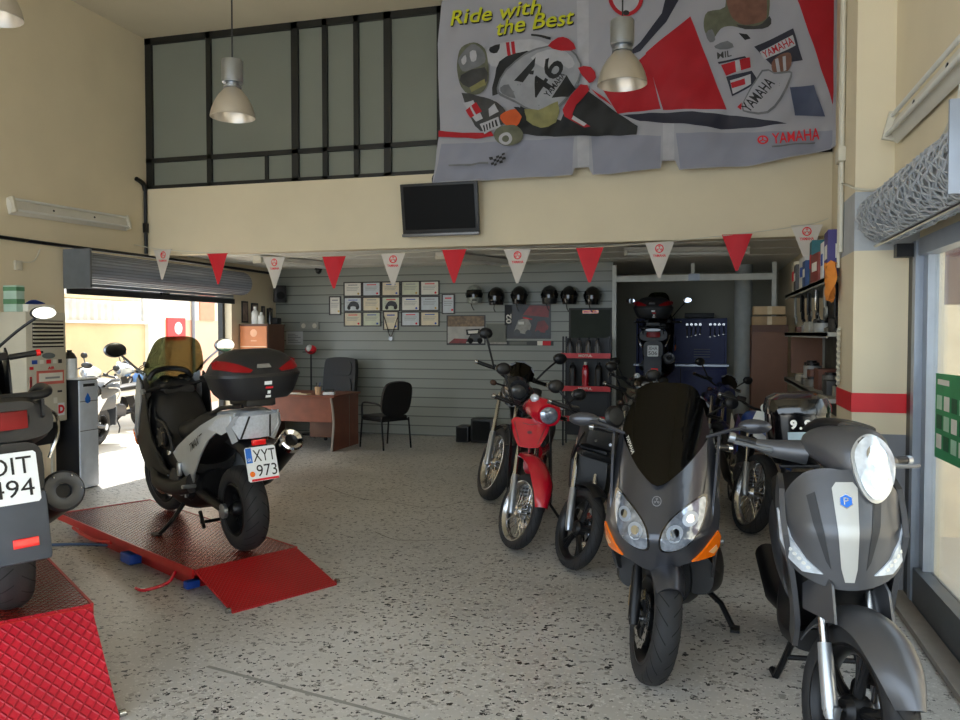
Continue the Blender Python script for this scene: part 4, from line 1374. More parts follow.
def mirror(parent, root, head, mt=None, w=0.075, h=0.045, yaw=0.0):
    mt = mt or BLACKP
    m = MB()
    rt, hd = Vector(root), Vector(head)
    m.tube(smooth_line([rt, rt.lerp(hd, 0.5) + Vector((0.02, 0, 0.01)), hd], 4), 0.009, mt, 8)
    Mr = Matrix.Rotation(yaw, 3, 'Z')
    m.sph(hd, (0.03, w, h), mt, Mr, 18, 10)
    o = m.build('mirror', parent)
    m = MB()
    n = Mr @ Vector((-1, 0, 0))
    m.tube([hd + n * 0.021, hd + n * 0.026], 1.0, MIRROR, 4) if False else None
    g = []
    for k in range(20):
        a = 2 * pi * k / 20
        g.append(hd + Mr @ Vector((-0.0305, w * .88 * cos(a), h * .88 * sin(a))))
    m.add(g + [p + n * 0.003 for p in g], [list(range(20)), [20 + k for k in reversed(range(20))]] + [[k, 20 + k, 20 + (k + 1) % 20, (k + 1) % 20] for k in range(20)], MIRROR)
    m.build('mirror_glass', o)
    return o


def handlebar(parent, T, x, z, half, rise=0.0, back=0.08, barm=None, tip=None):
    m = MB(T)
    barm = barm or BLACKM
    m.tube(smooth_line([(x - back, -half, z + rise), (x - back * .6, -half * .55, z + rise), (x, -half * .25, z), (x, half * .25, z), (x - back * .6, half * .55, z + rise), (x - back, half, z + rise)], 4), 0.012, barm, 8)
    o = m.build('handlebar', parent)
    for s in (1, -1):
        m = MB(T)
        m.tube([(x - back * .66, s * half * .62, z + rise), (x - back, s * half, z + rise)], 0.0175, BLACKP, 12)
        m.cyl((x - back, s * half, z + rise), (x - back - .004, s * (half + .022), z + rise), 0.02, tip or STEEL, 12)
        m.build('grip', o)
        m = MB(T)
        m.tube([(x + .02, s * half * .5, z + rise - .005), (x + .03 - back * .5, s * half * .72, z + rise - .005), (x + .03 - back, s * half * .98, z + rise - .005)], [0.012, 0.008, 0.009], BLACKM if tip is None else tip, 8, flat=.6)
        m.build('lever', o)
        m = MB(T)
        m.box((x - back * .5, s * half * .5, z + rise + .01), (.05, .07, .045), BLACKP, bev=.01)
        m.build('switch_box', o)
    return o


def top_case(parent, xc, z0, W=0.29, D=0.22, lid=0.17, low=0.15, red=True, stickers=True):
    def ab(z):
        t = (z - z0)
        if t < low:
            q = t / low
            return (D * (0.78 + 0.22 * q ** 0.6), W * (0.72 + 0.28 * q ** 0.6))
        q = min(1, (t - low) / lid)
        k = (1 - q ** 3) ** 0.5 if q < 1 else 0.0
        return (D * (0.55 * k + 0.45 * (1 - q * .55)), W * (0.5 * k + 0.5 * (1 - q * .45)))

    def ring(z, e=3.2, grow=0.0):
        a, b = ab(z)
        out = []
        for k in range(28):
            t = 2 * pi * k / 28
            out.append((xc + (a + grow) * math.copysign(abs(cos(t)) ** (2 / e), cos(t)), (b + grow) * math.copysign(abs(sin(t)) ** (2 / e), sin(t)), z))
        return out

    def rear(u, z, e=3.2):
        a, b = ab(z)
        q = min(0.999, abs(u) / b)
        return (xc - a * (1 - q ** e) ** (1 / e), -u, z)
    CASE = mat('case_black', (28, 29, 32), 0.42, var=0.1)
    m = MB()
    zs = [z0 + low * k / 5 for k in range(6)]
    m.loft([ring(z) for z in zs], CASE)
    o = m.build('top_case', parent)
    m = MB()
    m.loft([ring(z0 + low - .006, grow=.004), ring(z0 + low + .012, grow=.004)], BLACKP)
    m.build('seam', o)
    m = MB()
    zs = [z0 + low + .01 + (lid - .012) * k / 8 for k in range(9)]
    m.loft([ring(z) for z in zs], CASE)
    m.build('lid', o)
    if red:
        zb = z0 + low + .02
        for s in (1, -1):
            m = MB()
            pts = [(W * .98 * s, zb + .07), (W * .86 * s, zb + .085), (W * .55 * s, zb + .055), (W * .30 * s, zb + .02), (W * .36 * s, zb + .004), (W * .7 * s, zb + .012), (W * .97 * s, zb + .03)]
            m.patch(pts, rear, REDLENS, th=0.004, off=0.006, step=0.02)
            m.build('reflector', o, 'dark red reflector on the lid')
        m = MB()
        m.patch([(-.06, zb + .03), (.04, zb + .03), (.03, zb + .055), (-.05, zb + .055)], rear, mat('chrome_badge', (170, 174, 182), .25, .8), th=.003, off=.004, step=.02)
        m.build('badge', o)
    if stickers:
        m = MB()
        for (u, zz, w, h, mm) in ((-.02, z0 + .105, .05, .022, PLATEW), (-.01, z0 + .075, .05, .012, REDINK), (-.01, z0 + .045, .02, .02, PLATEW), (-.012, z0 + .018, .035, .014, PLATEW)):
            m.patch([(u + .03 - w / 2, zz - h / 2), (u + .03 + w / 2, zz - h / 2), (u + .03 + w / 2, zz + h / 2), (u + .03 - w / 2, zz + h / 2)], rear, mm, th=.001, off=.003, step=.02)
        m.build('sticker', o)
    return o, rear


# ---------------------------------------------------------------- big touring scooter
def maxi_scooter(label, loc, head, lean=-7, paint=None, tailpaint=None, steering=0, screen=None, tall=0.0, mirror_at=(0.44, 1.33), mirror_mt=None, case=False, plate_lines=None, rear='led', front_lamps=True, script='', group=None, tip=None, scale=None, mirrors_w=0.075, case_low=0.0, handle_tip=None, wide=1.0, sidepaint=None, mirrors_h=.042, note='', plate_w=.21):
    rz = math.atan2(head[1], head[0])
    root = thing('touring_scooter', label, 'scooter', loc, rz, group, scale)
    root.rotation_euler = (R(lean), 0, rz)
    tailpaint = tailpaint or paint
    sidepaint = sidepaint or paint
    T = steer(0.50, 0.95, 26, steering)
    xf, xr = 0.79, -0.79
    wheel(root, 'front_wheel', xf, 0.29, 0.122, 'cast', BLACKM, T, 5, 2, 0.135)
    wheel(root, 'rear_wheel', xr, 0.292, 0.165, 'cast', BLACKM, None, 5, -1, 0.135)
    fork(root, T, xf, 0.29, 26, 0.80, 0.10, BLACKM, BLACKM)
    for s in (1, -1):
        m = MB(T)
        m.box((xf - .10, s * .095, .36), (.05, .04, .10), GOLD, rot=(0, R(-20), 0), bev=.008)
        m.build('brake_caliper', root, 'gold brake caliper')
    m = MB(T)
    fender(m, xf, 0.29, 0.325, 46, 172, 0.080, paint, 0.06, taper=.25)
    m.build('front_fender', root)
    # swing arm, drive case
    m = MB()
    for s in (1, -1):
        m.tube([(xr, s * .12, .292), (-.55, s * .13, .33), (-.2, s * .10, .36)], [.03, .035, .045], BLACKM, 10)
    m.lathe([(0, .13), (.075, .13), (.085, .16), (.06, .185), (0, .19)], BLACKM, (-.22, 0, .36), (0, 1, 0), 24)
    m.lathe([(0, .125), (.05, .125), (.05, .15), (0, .155)], ALU, (xr, 0, .292), (0, 1, 0), 20)
    m.build('swing_arm', root)
    m = MB()
    m.body([(.46, .40, .13, .14, 2.6), (.2, .34, .17, .15, 2.8), (-.1, .33, .18, .15, 2.8), (-.40, .38, .14, .13, 2.5)], BLACKM)
    for k in range(5):
        m.box((.15 - .09 * k, .185, .36), (.02, .02, .12), ALU, bev=.004)
    m.lathe([(0, .17), (.09, .17), (.095, .2), (.07, .215), (0, .215)], mat('engine_cover', (64, 64, 68), .4, .7), (-.02, 0, .40), (0, 1, 0), 24)
    m.build('engine', root)
    m = MB()
    m.body([(.68, .80, .17, .17, 2.4), (.52, .80, .215, .27, 2.8), (.34, .74, .205, .27, 2.8), (.16, .58, .18, .17, 2.8), (-.05, .54, .18, .15, 2.8), (-.3, .60, .16, .15, 2.5)], BLACKP)
    m.build('inner_fairing', root)
    if script:
        for cx_, cz_, rr_, yy_ in ((.20, .70, .075, .185), (.34, .56, .05, .185)):
            m = MB()
            m.lathe([(0, 0), (rr_, 0), (rr_ * 1.05, .02), (rr_ * .8, .035), (rr_ * .3, .03), (0, .035)], mat('cover_dark', (44, 45, 48), .35, .6), (cx_, yy_, cz_), (0, 1, 0), 24)
            for k in range(5):
                m.cyl((cx_ + rr_ * .9 * cos(k * 1.257), yy_ + .02, cz_ + rr_ * .9 * sin(k * 1.257)), (cx_ + rr_ * .9 * cos(k * 1.257), yy_ + .04, cz_ + rr_ * .9 * sin(k * 1.257)), .009, STEEL, 8)
            m.build('radiator_cap', root)
        for pts in (((.42, .17, .95), (.3, .21, .84), (.12, .2, .80), (0, .19, .62)), ((.45, .2, .72), (.32, .23, .62), (.2, .22, .5), (.05, .2, .44)), ((.52, .15, 1.0), (.42, .22, .9), (.45, .21, .7))):
            MB().tube(smooth_line(pts, 5), .012, mat('hose_black', (30, 30, 32), .5), 8).build('hose', root)
        MB().box((.05, .205, .60), (.05, .02, .035), STEEL, bev=.006).build('bracket', root)
        MB().box((-.14, .2, .50), (.05, .03, .10), ALU, bev=.012).build('hinge_plate', root)
    m = MB()
    for s in (1, -1):
        m.body([(.42, .42, .07, .10, 2.5, s * .17), (.25, .36, .075, .06, 2.6, s * .2), (-.1, .36, .07, .055, 2.6, s * .2), (-.32, .42, .05, .07, 2.5, s * .17)], BLACKP)
    m.build('footboard', root)

    def shell(y, z):
        a = abs(y)
        return (.97 - 3.0 * a * a - 14 * a ** 4 - (max(0, z - .72) * .62) - (max(0, .72 - z) * .5), y, z)
    half = [(0, .97), (.05, .985), (.12, 1.05), (.19, 1.13), (.222, 1.18), (.238, 1.08), (.258, .93), (.272, .80), (.268, .69), (.25, .625), (.20, .60), (.12, .588), (.05, .56), (0, .555)]
    m = MB()
    m.patch(mirror_y(half), shell, paint, th=.010, step=.03)
    cowl = m.build('front_cowl', root, sharp=60)
    m = MB()
    m.patch(ellipse(0, .875, .021, .021, 20), shell, GREYP, th=.004, off=.004, step=0)
    m.patch(ellipse(0, .875, .018, .018, 20), shell, paint, th=.001, off=.0048, step=0)
    fork_emblem(m, shell, 0, .875, .015, GREYP, .0062)
    m.build('emblem', cowl)
    for s in (1, -1):
        m = MB()
        pts = [(-.035 * s, .675), (-.032 * s, .735), (-.06 * s, .79), (-.12 * s, .845), (-.195 * s, .885), (-.205 * s, .84), (-.19 * s, .765), (-.15 * s, .705), (-.09 * s, .672)]
        sm = [(v.x, v.y) for v in smooth_line([(a, b, 0) for a, b in pts], 4, True)]
        cxm, czm = sum(p[0] for p in sm) / len(sm), sum(p[1] for p in sm) / len(sm)
        m.patch([(cxm + (p[0] - cxm) * 1.10, czm + (p[1] - czm) * 1.10) for p in sm], shell, BLACKG, th=.006, off=.003, step=.03)
        m.patch(sm, shell, HLENS, th=.004, off=.007, step=.03)
        for cc, rr in (((-.085 * s, .745), .034), ((-.145 * s, .80), .032)):
            m.patch(ellipse(cc[0], cc[1], rr, rr, 18), shell, mat('lamp_reflector', (176, 186, 200), .3, .5), th=.003, off=.009, step=0)
            m.patch(ellipse(cc[0], cc[1], rr * .55, rr * .55, 14), shell, MIRROR, th=.002, off=.011, step=0)
        m.build('headlight', cowl)
        m = MB()
        m.patch([(s * .155, .602), (s * .20, .642), (s * .262, .722), (s * .272, .69), (s * .267, .64), (s * .245, .60)], shell, ORANGE, th=.012, off=.008, step=.03)
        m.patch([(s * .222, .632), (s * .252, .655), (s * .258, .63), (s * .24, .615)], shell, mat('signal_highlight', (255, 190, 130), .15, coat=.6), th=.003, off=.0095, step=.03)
        m.build('turn_signal', cowl, 'amber turn signal')
        m = MB()
        m.patch([(s * .197, .895), (s * .2, .895), (s * .212, 1.02), (s * .205, 1.14), (s * .202, 1.14), (s * .209, 1.02)], shell, BLACKP, th=.001, off=.0015, step=.03)
        m.build('panel_gap', cowl)
    m = MB()
    ys = lambda x, z: .262 - .45 * (x - .5) ** 2 - .12 * max(0, .6 - z)
    sidep(m, [(.70, .80), (.69, .66), (.62, .58), (.50, .44), (.24, .36), (.16, .42), (.20, .55), (.32, .68), (.37, .86), (.40, 1.02), (.45, 1.12), (.53, 1.17), (.60, 1.04)], ys, sidepaint, th=.012)
    m.build('side_fairing', root)
    if sidepaint != paint:
        m = MB()
        sidep(m, [(.69, .80), (.62, 1.0), (.53, 1.15), (.46, 1.10), (.47, .96), (.54, .82), (.62, .68)], ys, paint, th=.012, off=.008)
        m.build('cowl_cheek', root, 'silver painted cheek panel')
    # windscreen
    scr = screen or SMOKED

    def ws(y, z):
        return (.86 - (z - .95) * (.86 - tall * .5) - 3.2 * y * y, y, z)
    tp = 1.40 + tall
    h = [(0, tp), (.09 * wide, tp - .005), (.145 * wide, tp - .04), (.178 * wide, tp - .12), (.205 * wide, 1.20), (.206, 1.14), (.15, 1.06), (.08, .99), (0, .945)]
    m = MB()
    m.patch([(v.x, v.y) for v in smooth_line([(a, b, 0) for a, b in mirror_y(h)], 3, True)], ws, scr, th=.004, step=.035)
    if note:
        m.text(note, ws, PAPER, (-.155, 1.10), .018, .085, off=.003, rot=-1.0, step=.03)
    m.build('windscreen', root, sharp=60)
    m = MB()
    m.tube([Vector(p) - Vector((.05, 0, .0)) for p in smooth_line([ws(-.17, 1.12), ws(-.12, 1.18), ws(0, 1.20), ws(.12, 1.18), ws(.17, 1.12)], 5)], .022, BLACKP, 8)
    m.body([(.66, 1.0, .13, .05, 2.5), (.54, 1.06, .17, .07, 2.6), (.42, 1.06, .16, .06, 2.6), (.36, 1.04, .12, .04, 2.5)], BLACKP)
    m.build('dashboard', root)
    m = MB()
    for y in (-.07, .07):
        m.lathe([(0, 0), (.05, 0), (.055, .02), (.048, .024), (0, .02)], BLACKG, (.45, y, 1.11), (-.5, 0, .85), 20)
    m.build('instrument', root)
    handlebar(root, T, .36, 1.07, .36, .02, .10, tip=handle_tip)
    for s in (1, -1):
        mirror(root, (.56, s * .19, 1.14), (.50, s * mirror_at[0], mirror_at[1]), mirror_mt, mirrors_w, mirrors_h)
    # seat, tail
    m = MB()
    m.body([(.14, .70, .08, .05, 2.4), (.02, .76, .14, .075, 2.6), (-.22, .785, .175, .075, 2.8), (-.38, .83, .175, .085, 2.8), (-.6, .89, .165, .075, 2.8), (-.82, .915, .13, .05, 2.5)], SEATB)
    m.build('seat', root)
    m = MB()
    m.body([(-.05, .58, .13, .10, 2.6), (-.25, .64, .165, .13, 2.6), (-.5, .75, .165, .11, 2.6), (-.75, .83, .145, .085, 2.6), (-1.0, .885, .11, .05, 2.5)], BLACKP)
    m.build('rear_frame', root)
    m = MB()
    yt = lambda x, z: .188 - .07 * max(0, -x - .6) - .25 * max(0, .5 - z)
    panel = [(.02, .60), (-.10, .67), (-.30, .755), (-.55, .85), (-.85, .95), (-1.08, .975), (-1.07, .90), (-.86, .85), (-.68, .765), (-.52, .63), (-.40, .50), (-.30, .40), (-.22, .43), (-.12, .52)]
    sidep(m, panel, yt, tailpaint, th=.012)
    m.body([(-.74, .94, .135, .03, 2.6), (-.95, .965, .13, .028, 2.6), (-1.09, .955, .11, .02, 2.4)], tailpaint)
    m.build('tail_panel', root)
    if script:
        m = MB()
        m.text(script, lambda u, v: (-u, yt(-u, v), v), INK, (.44, .715), .055, .20, off=.004, rot=.42, bold=.008, shear=.35, step=.05)
        m.patch([(.54, .775), (.60, .80), (.60, .81), (.54, .786)], lambda u, v: (-u, yt(-u, v), v), INK, th=0, off=.004)
        m.build('lettering', root)

    def tl(u, z):
        return (-1.14 + 2.2 * u * u + .45 * (.96 - z), -u, z)
    if rear == 'led':
        m = MB()
        m.patch([(-.13, .955), (.13, .955), (.165, .89), (.11, .80), (-.11, .80), (-.165, .89)], tl, LEDLENS, th=.06, step=.03)
        for s in (1, -1):
            m.patch([(.13 * s, .965), (.155 * s, .955), (.19 * s, .88), (.145 * s, .77), (.115 * s, .79), (.16 * s, .885)], tl, tailpaint, th=.05, off=.004, step=.03)
        for s in (1, -1):
            m.patch([(.07 * s - .006, .953), (.07 * s + .006, .953), (.10 * s + .006, .80), (.10 * s - .006, .80)], tl, BLACKP, th=.003, off=.003, step=.03)
        m.build('tail_light', root, 'clear white tail light')
        m = MB()
        sidep(m, [(-.70, .845), (-.85, .925), (-1.03, .955), (-1.04, .87), (-.90, .82)], yt, LEDLENS, th=.006, off=.006)
        m.build('tail_light_side', root)
        m = MB()
        m.box((-1.09, 0, .775), (.03, .09, .035), REDBRIGHT, bev=.004)
        m.build('rear_reflector', root, 'red reflector above the plate')
        m = MB()
        m.body([(-.72, .78, .09, .05, 3), (-.95, .73, .085, .06, 3), (-1.08, .66, .08, .11, 3.5)], BLACKP)
        m.build('plate_bracket', root)
        xp, zp = -1.13, .64
    else:
        m = MB()
        m.body([(-.45, .80, .19, .16, 3), (-.8, .85, .215, .12, 3), (-1.0, .875, .2, .085, 3.2)], BLACKP)
        m.build('tail_cover', root)
        m = MB()
        m.patch([(-.15, .925), (.15, .925), (.165, .90), (.16, .845), (-.16, .845), (-.165, .90)], lambda u, z: (-1.015 + 1.6 * u * u, -u, z), REDLENS, th=.02, step=.03)
        m.build('tail_light', root, 'wide dark red tail light')
        for s in (1, -1):
            m = MB()
            m.tube(smooth_line([(-.62, s * .20, .90), (-.86, s * .235, .88), (-.98, s * .215, .80), (-1.0, s * .17, .70)], 5), .008, STEEL, 8)
            m.build('trim_strip', root, 'thin bright trim line')
        m = MB()
        m.tube(smooth_line([(-.55, -.17, .93), (-.7, -.20, 1.0), (-.92, -.20, 1.0), (-.98, -.14, .985), (-.98, .14, .985), (-.92, .20, 1.0), (-.7, .20, 1.0), (-.55, .17, .93)], 5), .02, BLACKP, 10)
        m.build('grab_rail', root)
        m = MB()
        m.body([(-.55, .66, .15, .14, 3), (-.8, .66, .15, .14, 3.2), (-1.04, .66, .14, .13, 4)], BLACKP)
        m.box((-1.115, 0, .43), (.05, .26, .30), mat('mudguard_grey', (62, 68, 78), .55), rot=(0, R(8), 0), bev=.02)
        m.build('mudguard', root, 'grey-black rear mudguard')
        m = MB()
        m.box((-1.148, -.03, .37), (.02, .10, .04), REDBRIGHT, rot=(0, R(8), 0), bev=.004)
        m.build('rear_reflector', root, 'red reflector on the mudguard')
        xp, zp = -1.10, .645
    if plate_lines:
        plate(root, xp, zp, plate_lines, plain=(rear != 'led'), w=plate_w, h=plate_w * 1.02)
    # exhaust, right-hand side
    m = MB()
    if rear == 'led':
        m.tube(smooth_line([(-.1, -.12, .24), (-.35, -.2, .3), (-.55, -.235, .42)], 4), .03, BLACKM, 12)
        m.tube([(-.52, -.235, .40), (-.6, -.245, .46), (-1.0, -.27, .74)], [.05, .078, .076], BLACKM, 20)
        e = m.build('exhaust', root)
        m = MB()
        d = Vector((-.38, -.015, .28)).normalized()
        p = Vector((-1.0, -.27, .74))
        m.lathe([(.076, -.03), (.084, -.02), (.084, .02), (.072, .03), (.046, .016), (.046, -.03), (0, -.03)], CHROME, p, d, 28)
        m.lathe([(0, 0), (.044, 0), (.044, -.005), (0, -.005)], GROOVE, p - d * .02, d, 16)
        m.build('end_cap', e)
    else:
        m.tube([(-.3, -.16, .3), (-.5, -.2, .38), (-.95, -.225, .53)], [.06, .095, .09], BLACKM, 24)
        e = m.build('exhaust', root)
        m = MB()
        d = Vector((-.45, -.03, .12)).normalized()
        p = Vector((-.95, -.225, .53))
        m.lathe([(.09, -.02), (.096, 0), (.085, .02), (.06, .012), (.035, .02), (.028, -.02), (0, -.02)], mat('exhaust_grey', (70, 72, 76), .4, .6), p, d, 28)
        for k in range(6):
            a = 2 * pi * k / 6
            m.sph(p + d * .018 + Vector((0, .075 * cos(a), .075 * sin(a))), .006, STEEL, seg=8, rings=5)
        m.build('end_cap', e)
    # stands and foot rests
    m = MB()
    m.tube([(-.06, .14, .24), (-.10, .26, .12), (-.02, .33, .045 - 0.03)], .016, BLACKM, 8)
    m.box((.0, .34, .018), (.09, .05, .014), BLACKM)
    m.build('side_stand', root)
    m = MB()
    for s in (1, -1):
        m.tube([(-.30, s * .12, .2), (-.42, s * .14, .11)], .014, BLACKM, 8)
    m.cyl((-.38, -.15, .14), (-.38, .15, .14), .012, BLACKM, 8)
    m.build('center_stand', root)
    for s in (1, -1):
        m = MB()
        m.tube([(-.34, s * .16, .40), (-.36, s * .26, .41)], .014, ALU, 8)
        m.build('foot_peg', root)
    if case:
        m = MB()
        m.box((-1.02, 0, 1.04), (.28, .2, .05), BLACKP, bev=.01)
        for s in (1, -1):
            m.tube([(-.6, s * .13, .93), (-.85, s * .15, .995), (-1.10, s * .1, 1.02)], .014, BLACKP, 8)
        m.build('rack', root)
        top_case(root, -1.04, 1.065 + case_low)
    return root


# ---------------------------------------------------------------- round-nosed grey scooter
def city_scooter(label, loc, head, lean, steering):
    rz = math.atan2(head[1], head[0])
    root = thing('city_scooter', label, 'scooter', loc, rz)
    root.rotation_euler = (R(lean), 0, rz)
    T = steer(0.43, 1.0, 26, steering)
    xf, xr, Rw = .765, -.765, .305
    wheel(root, 'front_wheel', xf, Rw, .112, 'cast', BLACKM, T, 5, 1, .14, BLACKM)
    wheel(root, 'rear_wheel', xr, .29, .14, 'cast', BLACKM, None, 5, -1, .12)
    fork(root, T, xf, Rw, 26, .78, .098, mat('fork_silver', (186, 190, 196), .3, .7), STEEL)
    m = MB(T)
    m.box((xf - .08, .085, .42), (.06, .05, .11), BLACKM, bev=.01)
    m.build('brake_caliper', root)
    m = MB(T)
    m.box((xf, -.09, Rw - .01), (.07, .03, .06), ALU, bev=.01)
    m.build('axle_clamp', root)
    m = MB(T)
    fender(m, xf, Rw, .362, 26, 150, .098, GREYPIA, .07, taper=.55, n=24)
    fe = m.build('front_fender', root)
    m = MB(T)
    for s in (1, -1):
        m.patch([(-s * (xf - .02), .60), (-s * (xf - .24), .58), (-s * (xf - .30), .74), (-s * (xf - .20), .80), (-s * (xf - .08), .72)], lambda u, v, s=s: (-s * u, s * (.118 - .02 * (v - .6)), v), GREYPIA, th=.01)
    m.build('fork_cover', fe)

    def shell(y, z):
        a = abs(y)
        return (.72 - 1.9 * a * a - 24 * a ** 4 - .75 * max(0, z - .93) ** 1.0 * .55 - max(0, .93 - z) * .10 + .02 * (1 - min(1, a / .03)) * 0, y, z)
    half = [(0, 1.145), (.06, 1.15), (.13, 1.13), (.19, 1.06), (.222, .96), (.228, .87), (.205, .80), (.16, .755), (.08, .725), (0, .715)]
    full = [(v.x, v.y) for v in smooth_line([(a, b, 0) for a, b in mirror_y(half)], 3, True)]
    m = MB()
    m.patch(full, shell, GREYPIA, th=.012, step=.03)
    fs = m.build('front_shield', root, sharp=60)
    m = MB()
    m.patch([(-.042, 1.08), (-.028, 1.10), (.028, 1.10), (.042, 1.08), (.026, .80), (.015, .75), (-.015, .75), (-.026, .80)], shell, LIGHTPIA, th=.012, off=.012, step=.03)
    m.build('center_trim', fs, 'light grey strip down the middle')
    m = MB()
    hx = [(.026 * sin(2 * pi * k / 6) * .95, 1.035 + .026 * cos(2 * pi * k / 6)) for k in range(6)]
    m.patch(hx, shell, STEEL, th=.004, off=.015, step=0)
    m.patch([(a * .86, 1.035 + (b - 1.035) * .86) for a, b in hx], shell, PLATEB, th=.002, off=.0165, step=0)
    m.text('P', shell, STEEL, (0, 1.035), .024, .016, off=.0172)
    m.build('emblem', fs, 'blue hexagonal badge')
    for s in (1, -1):
        m = MB()
        m.patch([(s * .222, .985), (s * .206, .97), (s * .185, .89), (s * .14, .82), (s * .085, .772), (s * .15, .770), (s * .19, .805), (s * .216, .87)], shell, CLEARL, th=.010, off=.007, step=.02)
        for k in range(5):
            t = k / 4
            m.patch(ellipse(s * (.185 - .055 * t), .845 - .055 * t, .007, .007, 10), shell, WHITE, th=.002, off=.009, step=0)
        m.build('position_light', fs)
        m = MB()
        m.patch([(s * .100, 1.065), (s * .128, 1.05), (s * .112, .95), (s * .075, .82), (s * .058, .79), (s * .072, .88)], shell, mat('groove_grey', (52, 53, 56), .5, .3), th=.003, off=.002, step=.03)
        m.build('air_slot', fs)
    m = MB()
    m.body([(.60, .90, .17, .19, 2.6), (.48, .84, .205, .26, 3), (.36, .78, .20, .27, 3), (.28, .62, .17, .20, 3), (.2, .45, .15, .12, 3)], BLACKP)
    m.build('leg_shield', root)
    m = MB()
    ys = lambda x, z: .20 - .1 * max(0, .62 - z) + .02 * sin(z * 8)
    sidep(m, [(.60, .78), (.64, .90), (.55, 1.06), (.42, 1.10), (.36, .9), (.36, .6), (.30, .42), (.42, .40), (.52, .52)], ys, GREYPIA, th=.02)
    m.build('side_fairing', root)
    m = MB()
    m.body([(.36, .40, .17, .05, 3), (.1, .36, .20, .05, 3), (-.15, .37, .19, .06, 3), (-.28, .46, .16, .12, 2.8)], BLACKP)
    m.build('footboard', root)
    m = MB()
    m.body([(-.1, .52, .16, .14, 2.6), (-.3, .62, .19, .17, 2.6), (-.6, .70, .18, .12, 2.6), (-.9, .76, .11, .06, 2.5)], GREYPIA)
    m.build('rear_body', root)
    m = MB()
    m.body([(-.02, .74, .12, .05, 2.6), (-.2, .79, .17, .055, 2.8), (-.45, .83, .17, .06, 2.8), (-.75, .86, .15, .05, 2.6)], SEATB)
    m.build('seat', root)
    m = MB()
    m.body([(-.1, .36, .12, .10, 2.6), (-.4, .34, .13, .10, 2.6), (-.78, .31, .10, .08, 2.6)], BLACKM)
    m.build('engine', root)
    m = MB()
    m.tube([(-.3, -.10, .30), (-.5, -.15, .33), (-.98, -.17, .40)], [.05, .07, .065], BLACKM, 18)
    m.build('exhaust', root)
    TU = T @ Matrix.Translation((0, 0, .055))
    # steering head cowl and headlight turn together with the wheel
    m = MB(TU)
    m.body([(.30, 1.13, .11, .05, 2.4), (.40, 1.15, .155, .075, 2.4), (.50, 1.145, .14, .10, 2.4), (.585, 1.12, .10, .105, 2.4), (.63, 1.10, .07, .08, 2.2)], GREYPIA)
    m.body([(.20, 1.19, .05, .02, 2.4), (.36, 1.225, .10, .03, 2.4), (.5, 1.235, .08, .02, 2.4)], BLACKP)
    cw = m.build('headlight_cowl', root)

    def hl(y, z):
        return (.665 - 3.0 * y * y - 1.5 * (z - 1.12) ** 2 - .45 * (z - 1.10), y, z)
    m = MB(TU)
    oval = [(v.x, v.y) for v in smooth_line([(a, b, 0) for a, b in mirror_y([(0, 1.215), (.045, 1.195), (.074, 1.145), (.068, 1.08), (.040, 1.02), (0, .995)])], 4, True)]
    m.patch([(a * 1.12, 1.115 + (b - 1.115) * 1.10) for a, b in oval], hl, LIGHTPIA, th=.05, off=.0, step=.03)
    m.patch(oval, hl, CLEARL, th=.01, off=.012, step=.02)
    m.patch(ellipse(0, 1.145, .038, .038, 20), hl, CHROME, th=.004, off=.015, step=.02)
    m.patch(ellipse(0, 1.065, .030, .030, 20), hl, MIRROR, th=.004, off=.015, step=.02)
    m.build('headlight', cw)
    for s in (1, -1):
        m = MB(T)
        m.tube([(.38, s * .12, 1.16), (.34, s * .24, 1.155), (.31, s * .30, 1.16)], [.05, .035, .022], GREYPIA, 14)
        m.build('handlebar_cover', cw)
        m = MB(T)
        m.tube([(.31, s * .28, 1.16), (.275, s * .375, 1.17)], .019, BLACKP, 12)
        m.cyl((.275, s * .375, 1.17), (.268, s * .398, 1.172), .021, ALU, 12)
        m.tube([(.37, s * .26, 1.15), (.36, s * .34, 1.155), (.33, s * .4, 1.16)], [.011, .008, .009], mat('lever_grey', (120, 124, 130), .35, .7), 8)
        m.build('grip', cw)
    m = MB()
    for s in (1, -1):
        m.tube([(-.08, s * .12, .26), (-.16, s * .17, .10), (-.20, s * .20, .018)], .016, BLACKM, 8)
        m.tube([(-.20, s * .20, .018), (-.27, s * .21, .022)], .018, BLACKM, 8)
    m.cyl((-.13, -.15, .14), (-.13, .15, .14), .013, BLACKM, 8)
    m.build('center_stand', root)
    m = MB()
    m.tube([(-.7, -.10, .86), (-.82, -.08, .93), (-1.0, -.08, .93)], .014, BLACKM, 8)
    m.tube([(-.7, .10, .86), (-.82, .08, .93), (-1.0, .08, .93)], .014, BLACKM, 8)
    m.box((-.88, 0, .935), (.25, .2, .02), BLACKM, bev=.008)
    m.build('rack', root)

    # glossy top box with a sticker on its front
    def cring(z, a, b, e=3.4):
        return [(-.86 + a * math.copysign(abs(cos(2 * pi * k / 28)) ** (2 / e), cos(2 * pi * k / 28)), b * math.copysign(abs(sin(2 * pi * k / 28)) ** (2 / e), sin(2 * pi * k / 28)), z) for k in range(28)]
    m = MB()
    m.loft([cring(.95, .12, .13), cring(1.0, .15, .155), cring(1.16, .175, .165), cring(1.22, .175, .165)], BLACKG)
    tc = m.build('top_case', root)
    m = MB()
    m.loft([cring(1.225, .185, .172), cring(1.25, .185, .172), cring(1.30, .16, .155), cring(1.325, .10, .11)], BLACKG)
    m.build('lid', tc)
    m = MB()

    def ff(u, v):
        return (-.86 + .177 * (1 - min(.99, abs(u) / .166) ** 3.4) ** (1 / 3.4), u, v)
    for s in (-.035, .035):
        m.text('9', ff, WHITE, (s, 1.17), .05, .034, off=.004, bold=.05, step=.02)
    m.patch(ellipse(0, 1.15, .007, .007, 8), ff, WHITE, th=0, off=.004, step=0)
